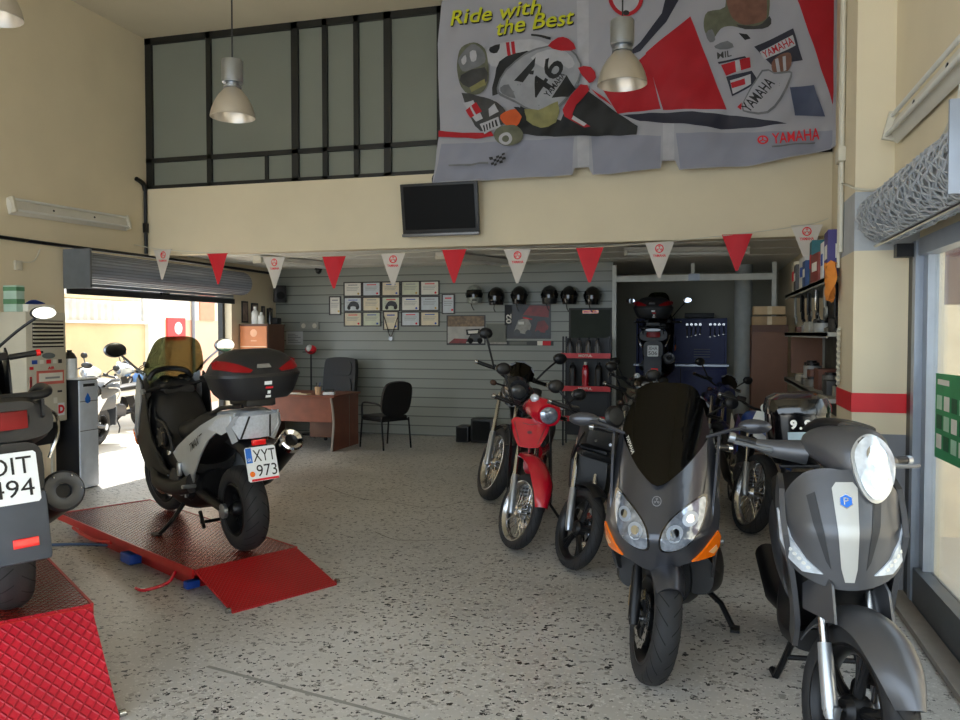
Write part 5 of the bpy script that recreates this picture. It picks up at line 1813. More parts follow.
    m.patch([(-.065, 1.06), (.065, 1.06), (.065, 1.13), (-.065, 1.13)], ff, mat('sticker_grey', (150, 170, 180), .4), th=0, off=.003, step=.02)
    m.build('sticker', tc, 'white figure sticker')
    return root


# ---------------------------------------------------------------- small motorcycles
def small_bike(label, loc, head, lean=-8, steering=30, paint=None, kind='underbone', Rw=.29, wheelstyle='wire', rim=None, mirrors=True, group=None, basic=False, disc=1, seat_z=.76, mirror_h=1.22, slider=None, disc_mat=None):
    rz = math.atan2(head[1], head[0])
    nm = {'underbone': 'underbone_motorcycle', 'naked': 'motorcycle', 'dirt': 'dirt_bike', 'stripped': 'stripped_motorcycle'}[kind]
    root = thing(nm, label, 'motorcycle', loc, rz, group)
    root.rotation_euler = (R(lean), 0, rz)
    rake = 27
    xf, xr = .63, -.63
    T = steer(.36, .90, rake, steering)
    tw = .085 if kind in ('underbone', 'stripped') else .11
    if kind == 'dirt':
        Rw = .33
    rim = rim or (STEEL if wheelstyle == 'wire' else BLACKM)
    rimr = Rw - .062 if kind != 'naked' else None
    wheel(root, 'front_wheel', xf, Rw, tw, wheelstyle, rim, T, 5, disc, .12, disc_mat, rimr=rimr, grooves=not basic)
    wheel(root, 'rear_wheel', xr, Rw, tw + .02, wheelstyle, rim, None, 5, 0, rimr=rimr, grooves=not basic)
    fork(root, T, xf, Rw, rake, .86, .085, slider or ALU, STEEL)
    m = MB()
    for s in (1, -1):
        m.tube([(xr, s * .09, Rw), (-.1, s * .07, .36)], .018, BLACKM, 8)
    m.tube([(.33, 0, .86), (.1, 0, .62), (-.15, 0, .42)], .03, BLACKM, 10)
    m.tube([(.1, 0, .62), (-.3, .07, .70), (-.75, .08, .78)], .018, BLACKM, 8)
    m.tube([(.1, 0, .62), (-.3, -.07, .70), (-.75, -.08, .78)], .018, BLACKM, 8)
    m.build('frame', root)
    m = MB()
    m.body([(.20, .40, .07, .09, 3), (.0, .38, .10, .11, 3), (-.2, .36, .10, .10, 3)], mat('engine_grey', (84, 84, 88), .45, .6))
    for k in range(5):
        m.box((.16, 0, .34 + k * .03), (.13, .17, .008), ALU)
    m.build('engine', root)
    m = MB()
    m.tube(smooth_line([(.18, -.06, .36), (.12, -.1, .25), (-.2, -.12, .26), (-.45, -.14, .32), (-.8, -.16, .42)], 4), [.018] * 9 + [.03, .04, .042, .042, .042, .04, .038, .035], BLACKM if kind != 'naked' else STEEL, 12)
    m.build('exhaust', root)
    handlebar(root, T, .33, 1.0, .33, .04, .12)
    if mirrors:
        for s in (1, -1):
            a = T @ Vector((.30, s * .2, 1.05))
            b = T @ Vector((.27, s * .36, mirror_h))
            mirror(root, a, b, BLACKP, .062, .05, R(steering) * .9)
    m = MB()
    m.body([(.0, seat_z - .03, .08, .035, 2.6), (-.2, seat_z, .12, .045, 2.8), (-.5, seat_z + .03, .12, .045, 2.8), (-.78, seat_z + .06, .09, .035, 2.6)], SEATB)
    m.build('seat', root)
    m = MB()
    m.body([(.02, seat_z - .10, .06, .06, 2.5), (-.3, seat_z - .08, .10, .07, 2.5), (-.6, seat_z - .02, .10, .06, 2.5), (-.92, seat_z + .05, .05, .03, 2.5)], paint)
    m.build('tail_panel', root)
    m = MB()
    m.box((-.93, 0, seat_z + .03), (.04, .12, .05), REDLENS, bev=.01)
    m.build('tail_light', root)
    m = MB()
    fender(m, xr, Rw, Rw + .04, 60, 175, .07, BLACKP, .03)
    m.build('rear_fender', root)
    m = MB()
    m.tube([(-.02, .10, .28), (-.04, .22, .12), (.0, .27, .03)], .012, BLACKM, 8)
    m.build('side_stand', root)
    if kind == 'underbone':
        m = MB(T)
        g_ = []
        for i in range(17):
            t = i / 16
            a = R(22 + 92 * t)
            g_.append([(xf + (Rw + .055 + .12 * t ** 1.6 - .05 * abs(q) ** 2.4) * cos(a), q * (.05 + .045 * min(1, t * 2.5)), Rw + (Rw + .055 + .12 * t ** 1.6 - .05 * abs(q) ** 2.4) * sin(a)) for q in [(j - 4) / 4 for j in range(9)]])
        m.sheet(g_, .006, paint)
        m.build('front_fender', root)

        def sh(y, z):
            return (.62 - 1.2 * y * y - 12 * y ** 4 - .35 * (z - .6), y, z)
        h = [(0, .985), (.13, .99), (.158, .96), (.135, .88), (.095, .80), (.075, .775), (0, .77)]
        m = MB()
        m.patch(mirror_y(h), sh, paint, th=.012, step=.03)
        for s in (1, -1):
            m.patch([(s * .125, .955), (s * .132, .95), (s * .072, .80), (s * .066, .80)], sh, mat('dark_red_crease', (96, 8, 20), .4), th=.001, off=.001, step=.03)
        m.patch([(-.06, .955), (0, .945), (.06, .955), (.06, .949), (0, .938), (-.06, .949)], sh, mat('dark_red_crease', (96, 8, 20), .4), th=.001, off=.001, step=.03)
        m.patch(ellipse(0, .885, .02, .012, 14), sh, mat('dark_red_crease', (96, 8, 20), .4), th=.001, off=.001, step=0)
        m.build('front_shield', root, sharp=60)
        m = MB()
        sidep(m, [(.52, .93), (.42, .95), (.28, .6), (.22, .3), (.32, .3), (.44, .62)], lambda x, z: .165 + .04 * (.7 - z), BLACKP, th=.008)
        m.build('leg_shield', root)
        m = MB(T)
        m.body([(.30, 1.05, .11, .06, 2.5), (.40, 1.07, .135, .09, 2.5), (.50, 1.06, .13, .10, 2.4), (.56, 1.045, .10, .08, 2.2)], paint)
        hc = m.build('headlight_cowl', root)
        m = MB(T)
        m.sph((.54, 0, 1.045), (.05, .088, .074), HLENS)
        m.build('headlight', hc)
        for s in (1, -1):
            m = MB(T)
            m.sph((.46, s * .115, 1.135), (.045, .035, .035), CLEARL)
            m.build('turn_signal', hc)
        m = MB()
        m.body([(.40, .62, .05, .08, 2.5), (.1, .52, .06, .07, 2.5), (-.1, .58, .07, .09, 2.5)], paint)
        m.build('center_cover', root)
    elif kind == 'naked':
        m = MB(T)
        fender(m, xf, Rw, Rw + .03, 40, 140, .065, paint, .03)
        m.build('front_fender', root)
        m = MB()
        m.body([(.28, .82, .07, .06, 2.4), (.15, .86, .14, .11, 2.4), (-.03, .84, .14, .10, 2.4), (-.15, .78, .08, .05, 2.4)], paint)
        m.build('fuel_tank', root)
        m = MB(T)
        m.body([(.36, .98, .10, .09, 2.4), (.46, .96, .11, .11, 2.4), (.54, .94, .09, .09, 2.2)], paint)
        hc = m.build('headlight_cowl', root)
        m = MB(T)
        m.sph((.535, 0, .93), (.03, .075, .06), mat('dark_grey_lens', (70, 72, 74), .25, .2, coat=.4))  # headlight lens in plain dark grey
        m.build('headlight', hc)
        m = MB(T)
        m.patch(mirror_y([(0, 1.17), (.08, 1.155), (.12, 1.10), (.10, 1.04), (0, 1.03)]), lambda y, z: (.50 - .5 * (z - 1.05) - 2 * y * y, y, z), SMOKED, th=.004)
        m.tube(smooth_line([(.44, -.11, 1.12), (.42, 0, 1.17), (.44, .11, 1.12)], 5), .012, GREYP, 8)
        m.build('fly_screen', hc)
        for s in (1, -1):
            m = MB(T)
            m.tube([(.42, s * .09, .93), (.43, s * .18, .93)], .008, BLACKM, 8)
            m.sph((.43, s * .2, .93), (.03, .03, .025), mat('smoked_lens', (70, 50, 40), .2))
            m.build('turn_signal', hc)
    elif kind == 'dirt':
        m = MB(T)
        fender(m, xf, Rw, Rw + .20, 35, 120, .085, paint, .03, taper=.5)
        m.build('front_fender', root)
        m = MB(T)
        m.patch(mirror_y([(0, 1.0), (.09, .99), (.11, .92), (.09, .78), (0, .75)]), lambda y, z: (.50 - 2 * y * y - .3 * (z - .9), y, z), WHITE, th=.008)
        m.sph((.49, 0, 1.03), (.05, .08, .05), WHITE)
        m.build('number_plate', root, 'white front number plate')
        m = MB()
        m.body([(.26, .84, .07, .06, 2.4), (.1, .88, .12, .09, 2.4), (-.1, .83, .08, .06, 2.4)], paint)
        sidep(m, [(.36, .88), (.30, .62), (.12, .56), (-.02, .78), (.1, .92)], lambda x, z: .15, paint, th=.008)
        m.build('fuel_tank', root)
        m = MB()
        sidep(m, [(-.3, .80), (-.66, .86), (-.6, .68), (-.4, .62)], lambda x, z: .13, WHITE, th=.006)
        m.build('side_number_plate', root)
    else:
        m = MB(T)
        m.box((.44, 0, .93), (.16, .25, .2), BLACKP, rot=(0, R(-15), 0), bev=.03)
        m.box((.50, 0, .79), (.10, .27, .05), BLACKP, bev=.02)
        for s in (1, -1):
            m.cyl((.53, s * .06, .9), (.545, s * .06, .9), .012, STEEL, 10)
        m.box((.45, -.05, 1.045), (.09, .11, .02), ALU, bev=.006)
        m.build('headlight_bracket', root, 'bare black bracket where the fairing is missing')
        m = MB(T)
        m.lathe([(0, 0), (.075, 0), (.08, .02), (.06, .04), (0, .045)], BLACKP, (.47, .05, 1.09), (.9, 0, .3), 24)
        m.build('instrument', root)
        m = MB(T)
        m.tube(smooth_line([(.45, -.1, .95), (.5, -.16, .85), (.42, -.12, .72)], 4), .01, BLACKM, 6)
        m.tube(smooth_line([(.45, .1, .95), (.52, .14, .82), (.42, .12, .7)], 4), .01, BLACKM, 6)
        m.build('cable', root)
        m = MB()
        m.body([(.42, .66, .13, .22, 3), (.30, .62, .15, .26, 3), (.2, .5, .12, .18, 3)], BLACKP)
        m.build('inner_fairing', root)
        m = MB(T)
        fender(m, xf, Rw, Rw + .04, 60, 130, .06, BLACKP, .03)
        m.build('front_fender', root)
    return root


# ================================================================ BIKE LIFTS
LIFTR = checker_plate_mat('lift_plate_worn', (120, 40, 32), 0.24, 1.4)
RAMPR = checker_plate_mat('ramp_plate_red', (206, 30, 52), 0.42, 1.25)
RAMPD = checker_plate_mat('ramp_plate_fine', (186, 24, 30), 0.36, 2.2)
LRED = mat('lift_red', (176, 30, 30), 0.4, var=0.08)
LBLUE = mat('hydraulic_blue', (30, 70, 160), 0.4)


def bike_lift(label, loc, head, hz, ramp_mat, ramp_run, length=2.3, W=0.75):
    rz = math.atan2(head[1], head[0])
    o = thing('bike_lift', label, 'lift', loc, rz)
    m = MB()
    m.span((0, -W / 2, hz - .035), (length, W / 2, hz), LIFTR)
    m.span((0, -W / 2 - .012, hz - .05), (length, -W / 2, hz + .002), LRED)
    m.span((0, W / 2, hz - .05), (length, W / 2 + .012, hz + .002), LRED)
    m.span((length, -W / 2 - .012, hz - .05), (length + .02, W / 2 + .012, hz + .004), LRED)
    m.build('platform', o)
    m = MB()
    d = Vector((-ramp_run, 0, -(hz - .012)))
    a = [Vector((0, -W / 2, hz)), Vector((0, W / 2, hz)), Vector((0, W / 2, hz)) + d, Vector((0, -W / 2, hz)) + d]
    n = Vector((0, 0, -.012))
    m.add(a + [p + n for p in a], [[0, 1, 2, 3], [7, 6, 5, 4], [0, 4, 5, 1], [1, 5, 6, 2], [2, 6, 7, 3], [3, 7, 4, 0]], ramp_mat)
    m.cyl((-.005, -W / 2, hz - .02), (-.005, W / 2, hz - .02), .014, LRED, 10)
    for s in (1, -1):
        m.cyl((-ramp_run + .02, s * (W / 2 + .004), .018), (-ramp_run + .02, s * (W / 2 + .03), .018), .016, STEEL, 12)
    m.build('ramp', o, 'sloping tread-plate ramp')
    m = MB()
    for s in (1, -1):
        m.span((.15, s * .26 - .025, 0), (length - .15, s * .26 + .025, .05), LRED)
    m.span((.15, -.28, 0), (.22, .28, .05), LRED)
    m.span((length - .22, -.28, 0), (length - .15, .28, .05), LRED)
    m.build('base_frame', o)
    for s in (1, -1):
        m = MB()
        m.tube([(.35, s * .24, .06), (length - .4, s * .24, hz - .06)], .02, LRED, 8)
        m.tube([(.35, s * .21, hz - .06), (length - .4, s * .21, .06)], .02, LRED, 8)
        m.build('scissor_arm', o)
    m = MB()
    m.cyl((length * .45, 0.05, .05), (length * .75, 0.05, max(.09, hz * .5)), .032, LBLUE, 12)
    m.build('cylinder', o, 'blue hydraulic cylinder')
    for x, y, z, w, h in ((length * .42, .36, .055, .16, .07), (.12, .33, .04, .06, .05)):
        m = MB()
        m.box((x, y, z), (w, .09, h), LBLUE, bev=.01)
        m.build('valve_block', o)
    m = MB()
    m.tube(smooth_line([(.25, W / 2, hz - .06), (.22, W / 2 + .07, .05), (.26, W / 2 + .20, .025), (.34, W / 2 + .22, .025)], 4), .011, REDPAINT, 8)
    m.build('pedal', o)
    m = MB()
    m.tube(smooth_line([(1.25, W / 2 + .01, hz - .05), (1.5, W / 2 + .05, .10), (1.9, W / 2 + .04, .12)], 4), .012, LRED, 8)
    m.build('lock_bar', o)
    return o


h2 = Vector((-.88, .475, 0)).normalized()
bike_lift('low red bike lift with dark red ramp under the silver scooter', (-2.884, 4.71, 0), h2, .165, RAMPD, .47)
h1 = Vector((-.81, .585, 0)).normalized()
bike_lift('red bike lift with bright red ramp at the left edge', (-2.975, 2.84, 0), h1, .38, RAMPR, .46)
bike_lift('raised red bike lift in the back alcove under the black scooter', (-.70, 12.25, 0), (0, 1, 0), .74, RAMPD, .05, 2.15)

maxi_scooter('silver and black touring scooter with black top box on the low red lift', (-3.655, 5.345, .165), (-.815, .58, 0), -2, SILVER, SILVER, 12, SMOKEY, .06, (.43, 1.37), ALU, True, ('XYT', '973'), 'led', script='TMAX', handle_tip=ALU, wide=1.15, sidepaint=BLACKP, mirrors_w=.085, mirrors_h=.058)
maxi_scooter('black scooter cut off by the left edge, seen from behind on the nearer red lift', (-3.725, 3.472, .38), h1, -3, BLACKP, BLACKP, 15, SMOKED, .0, (.47, 1.37), BLACKP, False, ('OIT', '494'), 'classic', handle_tip=REDBRIGHT)
maxi_scooter('black touring scooter with top box raised in the back alcove', (-.70, 13.3, .74), (0, 1, 0), 0, BLACKG, BLACKG, 0, SMOKEY, .18, (.46, 1.45), BLACKP, True, ('XHA', '506'), 'classic', case_low=.06, plate_w=.16)
gm = maxi_scooter('dark grey touring scooter with smoked screen facing the camera', (-.15, 4.66, 0), (-.06, -1, 0), -.5, GUNMETAL, GUNMETAL, 20, SMOKED, .0, (.42, 1.20), GUNMETAL, False, None, 'led', mirrors_w=.08, mirrors_h=.036, note='YAMAHA')
city_scooter('matt grey scooter with round headlight beside the right-hand window', (.555, 3.86, 0), (0.0, -1, 0), 2.5, 24)

small_bike('red underbone motorcycle with spoked wheels facing the camera', (-1.37, 6.62, 0), (.09, -1, 0), -3, 36, REDPAINT, 'underbone', .29, 'wire', mirror_h=1.27)
small_bike('black motorcycle with bare front bracket between the red one and the dark grey scooter', (-.85, 6.22, 0), (.06, -1, 0), -4, 34, BLACKP, 'stripped', .285, 'cast', BLACKM, mirror_h=1.16, slider=ALU)
nb = small_bike('tall dark motorcycle behind the red underbone, gold brake disc', (-1.97, 8.42, 0), (.03, -1, 0), -5, 32, DARKBIKE, 'naked', .31, 'wire', STEEL, mirror_h=1.30, disc_mat=GOLD)
nb.scale = (1.18, 1.18, 1.18)
small_bike('blue trail bike with white number plates behind the dark grey scooter', (.36, 7.62, 0), (.06, -1, 0), -6, 18, BLUEPAINT, 'dirt', .34, 'wire', mirrors=False)
small_bike('charcoal motorcycle parked behind the stripped black one', (-.75, 8.35, 0), (.0, -1, 0), -8, 30, DARKBIKE, 'naked', .31, 'cast', BLACKM, mirror_h=1.22)
small_bike('blue-grey motorcycle parked behind the dark grey scooter', (-.25, 7.2, 0), (-.05, -1, 0), -8, 28, mat('blue_grey_paint', (92, 104, 132), .2, .4, coat=.6), 'naked', .30, 'cast', BLACKM, mirror_h=1.20)
small_bike('black motorcycle farthest back beside the white frame post', (-.95, 10.3, 0), (.1, -1, 0), -8, 30, BLACKG, 'underbone', .29, 'wire', mirror_h=1.2)
small_bike('dark blue motorcycle in front of the tool cabinet', (.05, 10.6, 0), (.1, -1, 0), -8, 28, mat('dark_blue_paint', (28, 34, 70), .25, coat=.6), 'naked', .30, 'cast', BLACKM, mirror_h=1.2)

# motorcycles parked in the sunny street
small_bike('white motorcycle parked outside, nearest the left doorway', (-9.7, 11.6, -.03), (-.4, -.9, 0), -8, 20, WHITE, 'underbone', .29, 'wire', basic=True)
small_bike('blue motorcycle parked outside across the street', (-10.3, 13.3, -.03), (-.6, -.8, 0), -8, 20, mat('pale_blue_paint', (120, 160, 214), .3), 'naked', .30, 'wire', basic=True)
small_bike('silver motorcycle parked outside beyond the white one', (-9.9, 12.7, -.03), (-.5, -.9, 0), -8, 20, SILVER, 'underbone', .29, 'wire', basic=True)
maxi_scooter('white scooter with tall clear screen parked outside the left doorway', (-8.55, 9.35, -.03), (.25, -1, 0), -6, mat('white_bike_paint', (232, 232, 232), .3, coat=.5), None, 10, CLEARG, .08, (.42, 1.30), BLACKP, False, None, 'classic')


# ================================================================ LEFT-HAND FURNITURE
# upright air cooler on a dark base
ac = thing('air_cooler', 'beige upright air cooler covered in stickers against the left wall', 'air cooler', (-6.57, 6.74, 0))
m = MB()
m.box((0, 0, 1.30), (.36, .52, 1.12), TAN, bev=.015)
m.build('casing', ac)
m = MB()
m.box((.182, .02, 1.64), (.01, .40, .27), GROOVE)
for k in range(7):
    m.box((.19, .02, 1.53 + .038 * k), (.014, .40, .016), TAN, rot=(0, R(25), 0))
m.build('vent_grille', ac, 'dark louvred air outlet')
m = MB()
m.patch(ellipse(.02, 1.42, .085, .03, 20), lambda u, v: (.181, u, v), mat('panel_grey', (110, 116, 116), .4), th=.004, off=.004, step=0)
m.patch(ellipse(-.17, 1.45, .025, .018, 14), lambda u, v: (.181, u, v), BLACKP, th=.004, off=.004, step=0)
m.patch([(-.13, 1.445), (-.05, 1.445), (-.05, 1.47), (-.13, 1.47)], lambda u, v: (.181, u, v), DGREY, th=.002, off=.003, step=0)
m.build('control_panel', ac)
m = MB()
F = lambda u, v: (.181, u, v)


def rect(u0, v0, u1, v1):
    return [(u0, v0), (u1, v0), (u1, v1), (u0, v1)]


for (u, v, w, h, mm) in ((-.16, 1.36, .07, .04, BLUEINK), (-.07, 1.36, .05, .04, PAPER), (.02, 1.36, .06, .04, REDINK), (.10, 1.36, .05, .04, PAPER), (.17, 1.36, .05, .04, DGREY), (-.2, 1.30, .05, .03, REDINK), (-.21, 1.13, .025, .17, REDINK), (-.21, 1.13, .015, .15, PAPER), (.0, 1.07, .12, .035, mat('yellow_ink', (220, 190, 60), .6)), (.1, .96, .05, .06, PAPER), (.16, 1.05, .06, .02, DGREY)):
    m.patch(rect(u - w / 2, v - h / 2, u + w / 2, v + h / 2), F, mm, th=.001, off=.002, step=0)
m.patch(rect(-.14, 1.13, .22, 1.27), F, mat('pink_frame', (214, 110, 96), .6), th=.001, off=.003, step=0)
m.patch(rect(-.11, 1.16, .20, 1.245), F, PAPER, th=.001, off=.0042, step=0)
m.patch(rect(-.03, 1.185, .16, 1.205), F, mat('faint_ink', (150, 150, 150), .7), th=.001, off=.005, step=0)
m.text('AIR', F, REDINK, (.05, 1.295), .03, .09, off=.003, bold=.03)
m.patch(rect(.13, .80, .22, .93), F, PLATEW, th=.001, off=.003, step=0)
m.text('D', F, REDINK, (.175, .865), .09, off=.005, bold=.06)
m.build('sticker', ac)
m = MB()
m.box((-.02, 0, .62), (.30, .46, .22), BLACKP, bev=.02)
m.box((-.02, -.12, .26), (.26, .05, .50), BLACKM)
m.box((.10, .14, .26), (.03, .03, .50), TAN)
m.box((-.14, .14, .26), (.03, .03, .50), BLACKM)
m.box((-.02, 0, .025), (.34, .46, .05), BLACKM, bev=.01)
m.build('base', ac)
tag(MB().box((-6.58, 6.75, 1.90), (.26, .34, .075), PAPER, bev=.006).build('paper_tray'), 'white paper tray on top of the air cooler', 'tray')
m = MB()
m.patch([(-.05, -.10), (.0, .16), (.05, .02), (.09, -.06)], lambda u, v: (-6.56 + u * .8, 6.75 + v, 1.955 + .03 * sin(u * 20)), BLUEINK, th=.003, step=.03)
tag(m.build('blue_cloth'), 'small blue cloth lying on the white paper tray', 'cloth')
gb = thing('parts_box', 'green and white carton standing on the left end of the air cooler', 'box', (-6.60, 6.555, 1.861))
m = MB()
m.box((0, 0, .13), (.16, .10, .26), mat('carton_pale', (176, 204, 190), .6), bev=.004)
m.build('carton', gb)
m = MB()
m.box((0, 0, .10), (.163, .103, .05), mat('carton_green', (92, 140, 104), .6))
m.box((0, 0, .225), (.163, .103, .04), mat('carton_green', (92, 140, 104), .6))
m.build('label_band', gb, 'green band')
# a light switch and wires
tag(MB().box((-6.935, 6.95, 2.36), (.03, .09, .10), TAN, bev=.006).tube(smooth_line([(-6.935, 6.98, 2.4), (-6.93, 7.15, 2.42), (-6.935, 7.25, 2.56)], 4), .006, TAN, 6).build('junction_box'), 'cream junction box with a short wire beside the left shutter', 'junction box')
# water dispenser
wd = thing('water_dispenser', 'white and black water dispenser by the left doorway', 'dispenser', (-6.43, 7.17, 0))
m = MB()
m.box((0, 0, .58), (.30, .27, 1.16), BLACKP, bev=.012)
m.build('casing', wd)
m = MB()
m.box((.155, .0, .58), (.02, .265, 1.14), mat('appliance_white', (206, 214, 226), .35), bev=.006)
m.box((.166, 0, .62), (.004, .26, .006), DGREY)
m.box((.166, 0, .93), (.004, .26, .006), DGREY)
m.box((.167, 0.0, 1.10), (.006, .16, .03), BLACKP)
m.build('front_door', wd, 'white front')
m = MB()
m.patch([(0, 1.02), (.04, .96), (.035, .92), (0, .905), (-.035, .92), (-.04, .96)], lambda u, v: (.168, u - .02, v), PLATEB, th=.001, step=0)
m.build('drop_emblem', wd)
m = MB()
m.box((0, .02, 1.165), (.32, .29, .012), WHITE)
m.build('top', wd)
m = MB()
m.cyl((-6.46, 7.12, 1.172), (-6.46, 7.12, 1.38), .075, mat('bottle_clear', (224, 228, 230), .25), 18)
m.lathe([(.075, 0), (.05, .05), (.025, .07), (.025, .09), (0, .09)], BLACKP, (-6.46, 7.12, 1.38), seg=18)
tag(m.build('water_bottle'), 'white bottle with black cap standing on the water dispenser', 'bottle')
# hose on the floor
tag(MB().tube(smooth_line([(-5.6, 4.85, .012), (-4.95, 5.08, .012), (-4.6, 5.2, .014), (-4.3, 5.2, .016), (-4.0, 5.12, .02), (-3.85, 5.05, .03)], 6), .011, mat('hose_blue', (60, 84, 120), .5), 8).build('air_hose'), 'blue air hose on the floor leading under the low lift', 'hose')

# beech cabinet in the corner with things on it
cb = thing('cabinet', 'orange-lit beech cabinet in the far left corner', 'cabinet', (-6.69, 11.42, 0))
m = MB()
m.box((0, .01, .89), (.48, .50, 1.78), WOODD)
m.box((0, .0, 1.775), (.50, .54, .025), WOODD)
m.build('body', cb)
m = MB()
m.box((-.005, -.25, .885), (.46, .02, 1.74), ORWOOD)
m.box((-.005, -.262, 1.44), (.46, .003, .012), mat('pale_edge', (240, 214, 180), .5))
m.build('door', cb, 'beech front with the doorway light in its colour')
m = MB()
m.patch(ellipse(0, 1.65, .06, .06, 16), lambda u, v: (u, -.2605, v), mat('pale_emblem', (236, 180, 140), .5), th=.001, step=0)
m.patch([(-.05, 1.52), (.05, 1.52), (.05, 1.54), (-.05, 1.54)], lambda u, v: (u, -.2605, v), mat('pale_emblem', (236, 180, 140), .5), th=.001, step=0)
m.build('emblem', cb)


def bottle(label, x, y, z, h, r, mt, cap, group=None):
    o = thing('bottle', label, 'bottle', (x, y, z), 0, group)
    MB().lathe([(0, 0), (r, 0), (r, h * .62), (r * .85, h * .72), (r * .4, h * .82), (r * .4, h * .88), (0, h * .88)], mt, seg=16).build('bottle_body', o)
    MB().lathe([(0, h * .86), (r * .45, h * .86), (r * .45, h), (0, h)], cap, seg=14).build('cap', o)
    return o


bottle('tall white bottle on the beech cabinet', -6.72, 11.26, 1.79, .27, .055, WHITE, WHITE)
bottle('shorter white bottle at the right on the beech cabinet', -6.60, 11.24, 1.79, .18, .05, WHITE, WHITE)
bottle('dark bottle at the back of the beech cabinet', -6.60, 11.5, 1.79, .26, .035, BLACKG, BLACKP)
m = MB()
m.box((-6.52, 11.55, 1.84), (.12, .14, .10), BLACKP, bev=.02)
tag(m.build('small_box'), 'small black box on the right end of the beech cabinet', 'box')
for y, z, w, h, lb in ((11.33, 1.98, .18, .34, 'nearest the shutter'), (11.62, 2.02, .20, .22, 'second from the shutter'), (11.88, 1.98, .10, .22, 'narrow, third from the shutter'), (12.09, 1.94, .17, .24, 'nearest the corner')):
    o = thing('picture_frame', 'small dark picture frame on the left wall, ' + lb, 'picture', (-6.945, y, z))
    MB().box((0, 0, 0), (.02, w, h), DGREY, bev=.003).build('frame', o)
    MB().box((.011, 0, 0), (.003, w - .05, h - .05), mat('old_print', (140, 122, 112), .6, var=.3, scale=12)).build('print', o)
sp = thing('speaker', 'black loudspeaker high in the far left corner', 'speaker', (-6.80, 12.18, 2.30))
MB().box((0, 0, 0), (.2, .18, .28), BLACKP, rot=(0, 0, R(35)), bev=.015).build('cabinet', sp)
MB().lathe([(0, 0), (.06, 0), (.065, .006), (0, .004)], GROOVE, (.055, -.078, -.03), (.57, -.82, 0), 20).build('cone', sp)
cd = thing('dome_camera', 'small black dome camera under the low ceiling', 'camera', (-6.0, 12.0, 2.70))
MB().lathe([(0, 0), (.06, 0), (.06, -.03), (0, -.03)], BLACKP, seg=20).build('mount', cd)
MB().sph((0, 0, -.04), (.05, .05, .055), BLACKG).build('dome', cd)

# desk
dk = thing('desk', 'cherry-wood office desk with curved end panel', 'desk', (-5.71, 10.70, 0))
m = MB()
m.box((0, 0, .765), (1.62, .90, .03), WOOD, bev=.005)
m.build('desktop', dk)
m = MB()
m.box((-.01, -.36, .58), (1.48, .022, .36), WOOD)
m.build('modesty_panel', dk)
m = MB()
for s in (1, -1):
    pr = smooth_line([(-.44, 0, 0), (-.40, .2, 0), (-.37, .4, 0), (-.40, .6, 0), (-.45, .75, 0)], 4)
    poly = [(v.x, v.y) for v in pr] + [(.44, .75), (.44, 0)]
    m2 = MB()
    m2.prism(poly, lambda u, v, s=s: (s * .76 - .014, u, v), lambda u, v, s=s: (s * .76 + .014, u, v), WOOD)
    m2.tube([(s * .76, v.x, v.y) for v in pr], .017, mat('edge_strip', (150, 140, 130), .4), 6)
    m2.box((s * .7755, .12, .37), (.003, .006, .74), mat('edge_strip', (150, 140, 130), .4))
    m2.build('end_panel', dk)
m = MB()
m.box((.50, .1, .45), (.42, .55, .58), WOODD, bev=.004)
m.build('drawer_unit', dk)
oc = thing('office_chair', 'black high-backed office chair behind the desk', 'chair', (-5.56, 11.62, -.0), R(-90))
m = MB()
m.box((0, 0, .50), (.50, .52, .10), SEATB, bev=.04, seg=3)
m.build('seat', oc)
m = MB()
gr_ = []
OCB = lambda a, b, x, c=.25: (lambda u, v: (x - .16 * (v - .9) + c * u * u, u, v))
rr_ = lambda w, z0, z1, r=.09: [(v.x, v.y) for v in smooth_line([(-w + r, z0, 0), (w - r, z0, 0), (w, z0 + r, 0), (w, z1 - r, 0), (w - r, z1, 0), (-w + r, z1, 0), (-w, z1 - r, 0), (-w, z0 + r, 0)], 4, True)]
m.patch(rr_(.265, .56, 1.255), OCB(0, 0, -.20), SEATB, th=.085, step=.05)
m.patch(rr_(.20, .98, 1.20, .06), OCB(0, 0, -.185), SEATB, th=.03, step=.05)
m.patch(rr_(.21, .60, .94, .07), OCB(0, 0, -.180), SEATB, th=.03, step=.05)
m.build('backrest', oc)
for s in (1, -1):
    MB().tube(smooth_line([(-.2, s * .27, .50), (-.18, s * .30, .68), (.0, s * .30, .70), (.16, s * .29, .68), (.14, s * .27, .5)], 4), .022, BLACKP, 10).build('armrest', oc)
m = MB()
m.cyl((0, 0, .12), (0, 0, .46), .03, BLACKM, 14)
for k in range(5):
    a = 2 * pi * k / 5
    m.tube([(0, 0, .13), (.3 * cos(a), .3 * sin(a), .07)], [.03, .02], BLACKM, 8)
    m.sph((.3 * cos(a), .3 * sin(a), .03), .03, BLACKP, seg=10, rings=6)
m.build('swivel_base', oc)
vc = thing('visitor_chair', 'black tubular visitor chair with armrests right of the desk', 'chair', (-4.36, 10.79, 0), R(148))
m = MB()
m.box((.03, 0, .45), (.50, .46, .07), SEATB, bev=.03, seg=3)
m.build('seat', vc)
m = MB()
m.patch(rr_(.235, .50, .965, .10), lambda u, v: (-.20 - .22 * (v - .5) + .3 * u * u, u, v), SEATB, th=.05, step=.05)
m.build('backrest', vc)
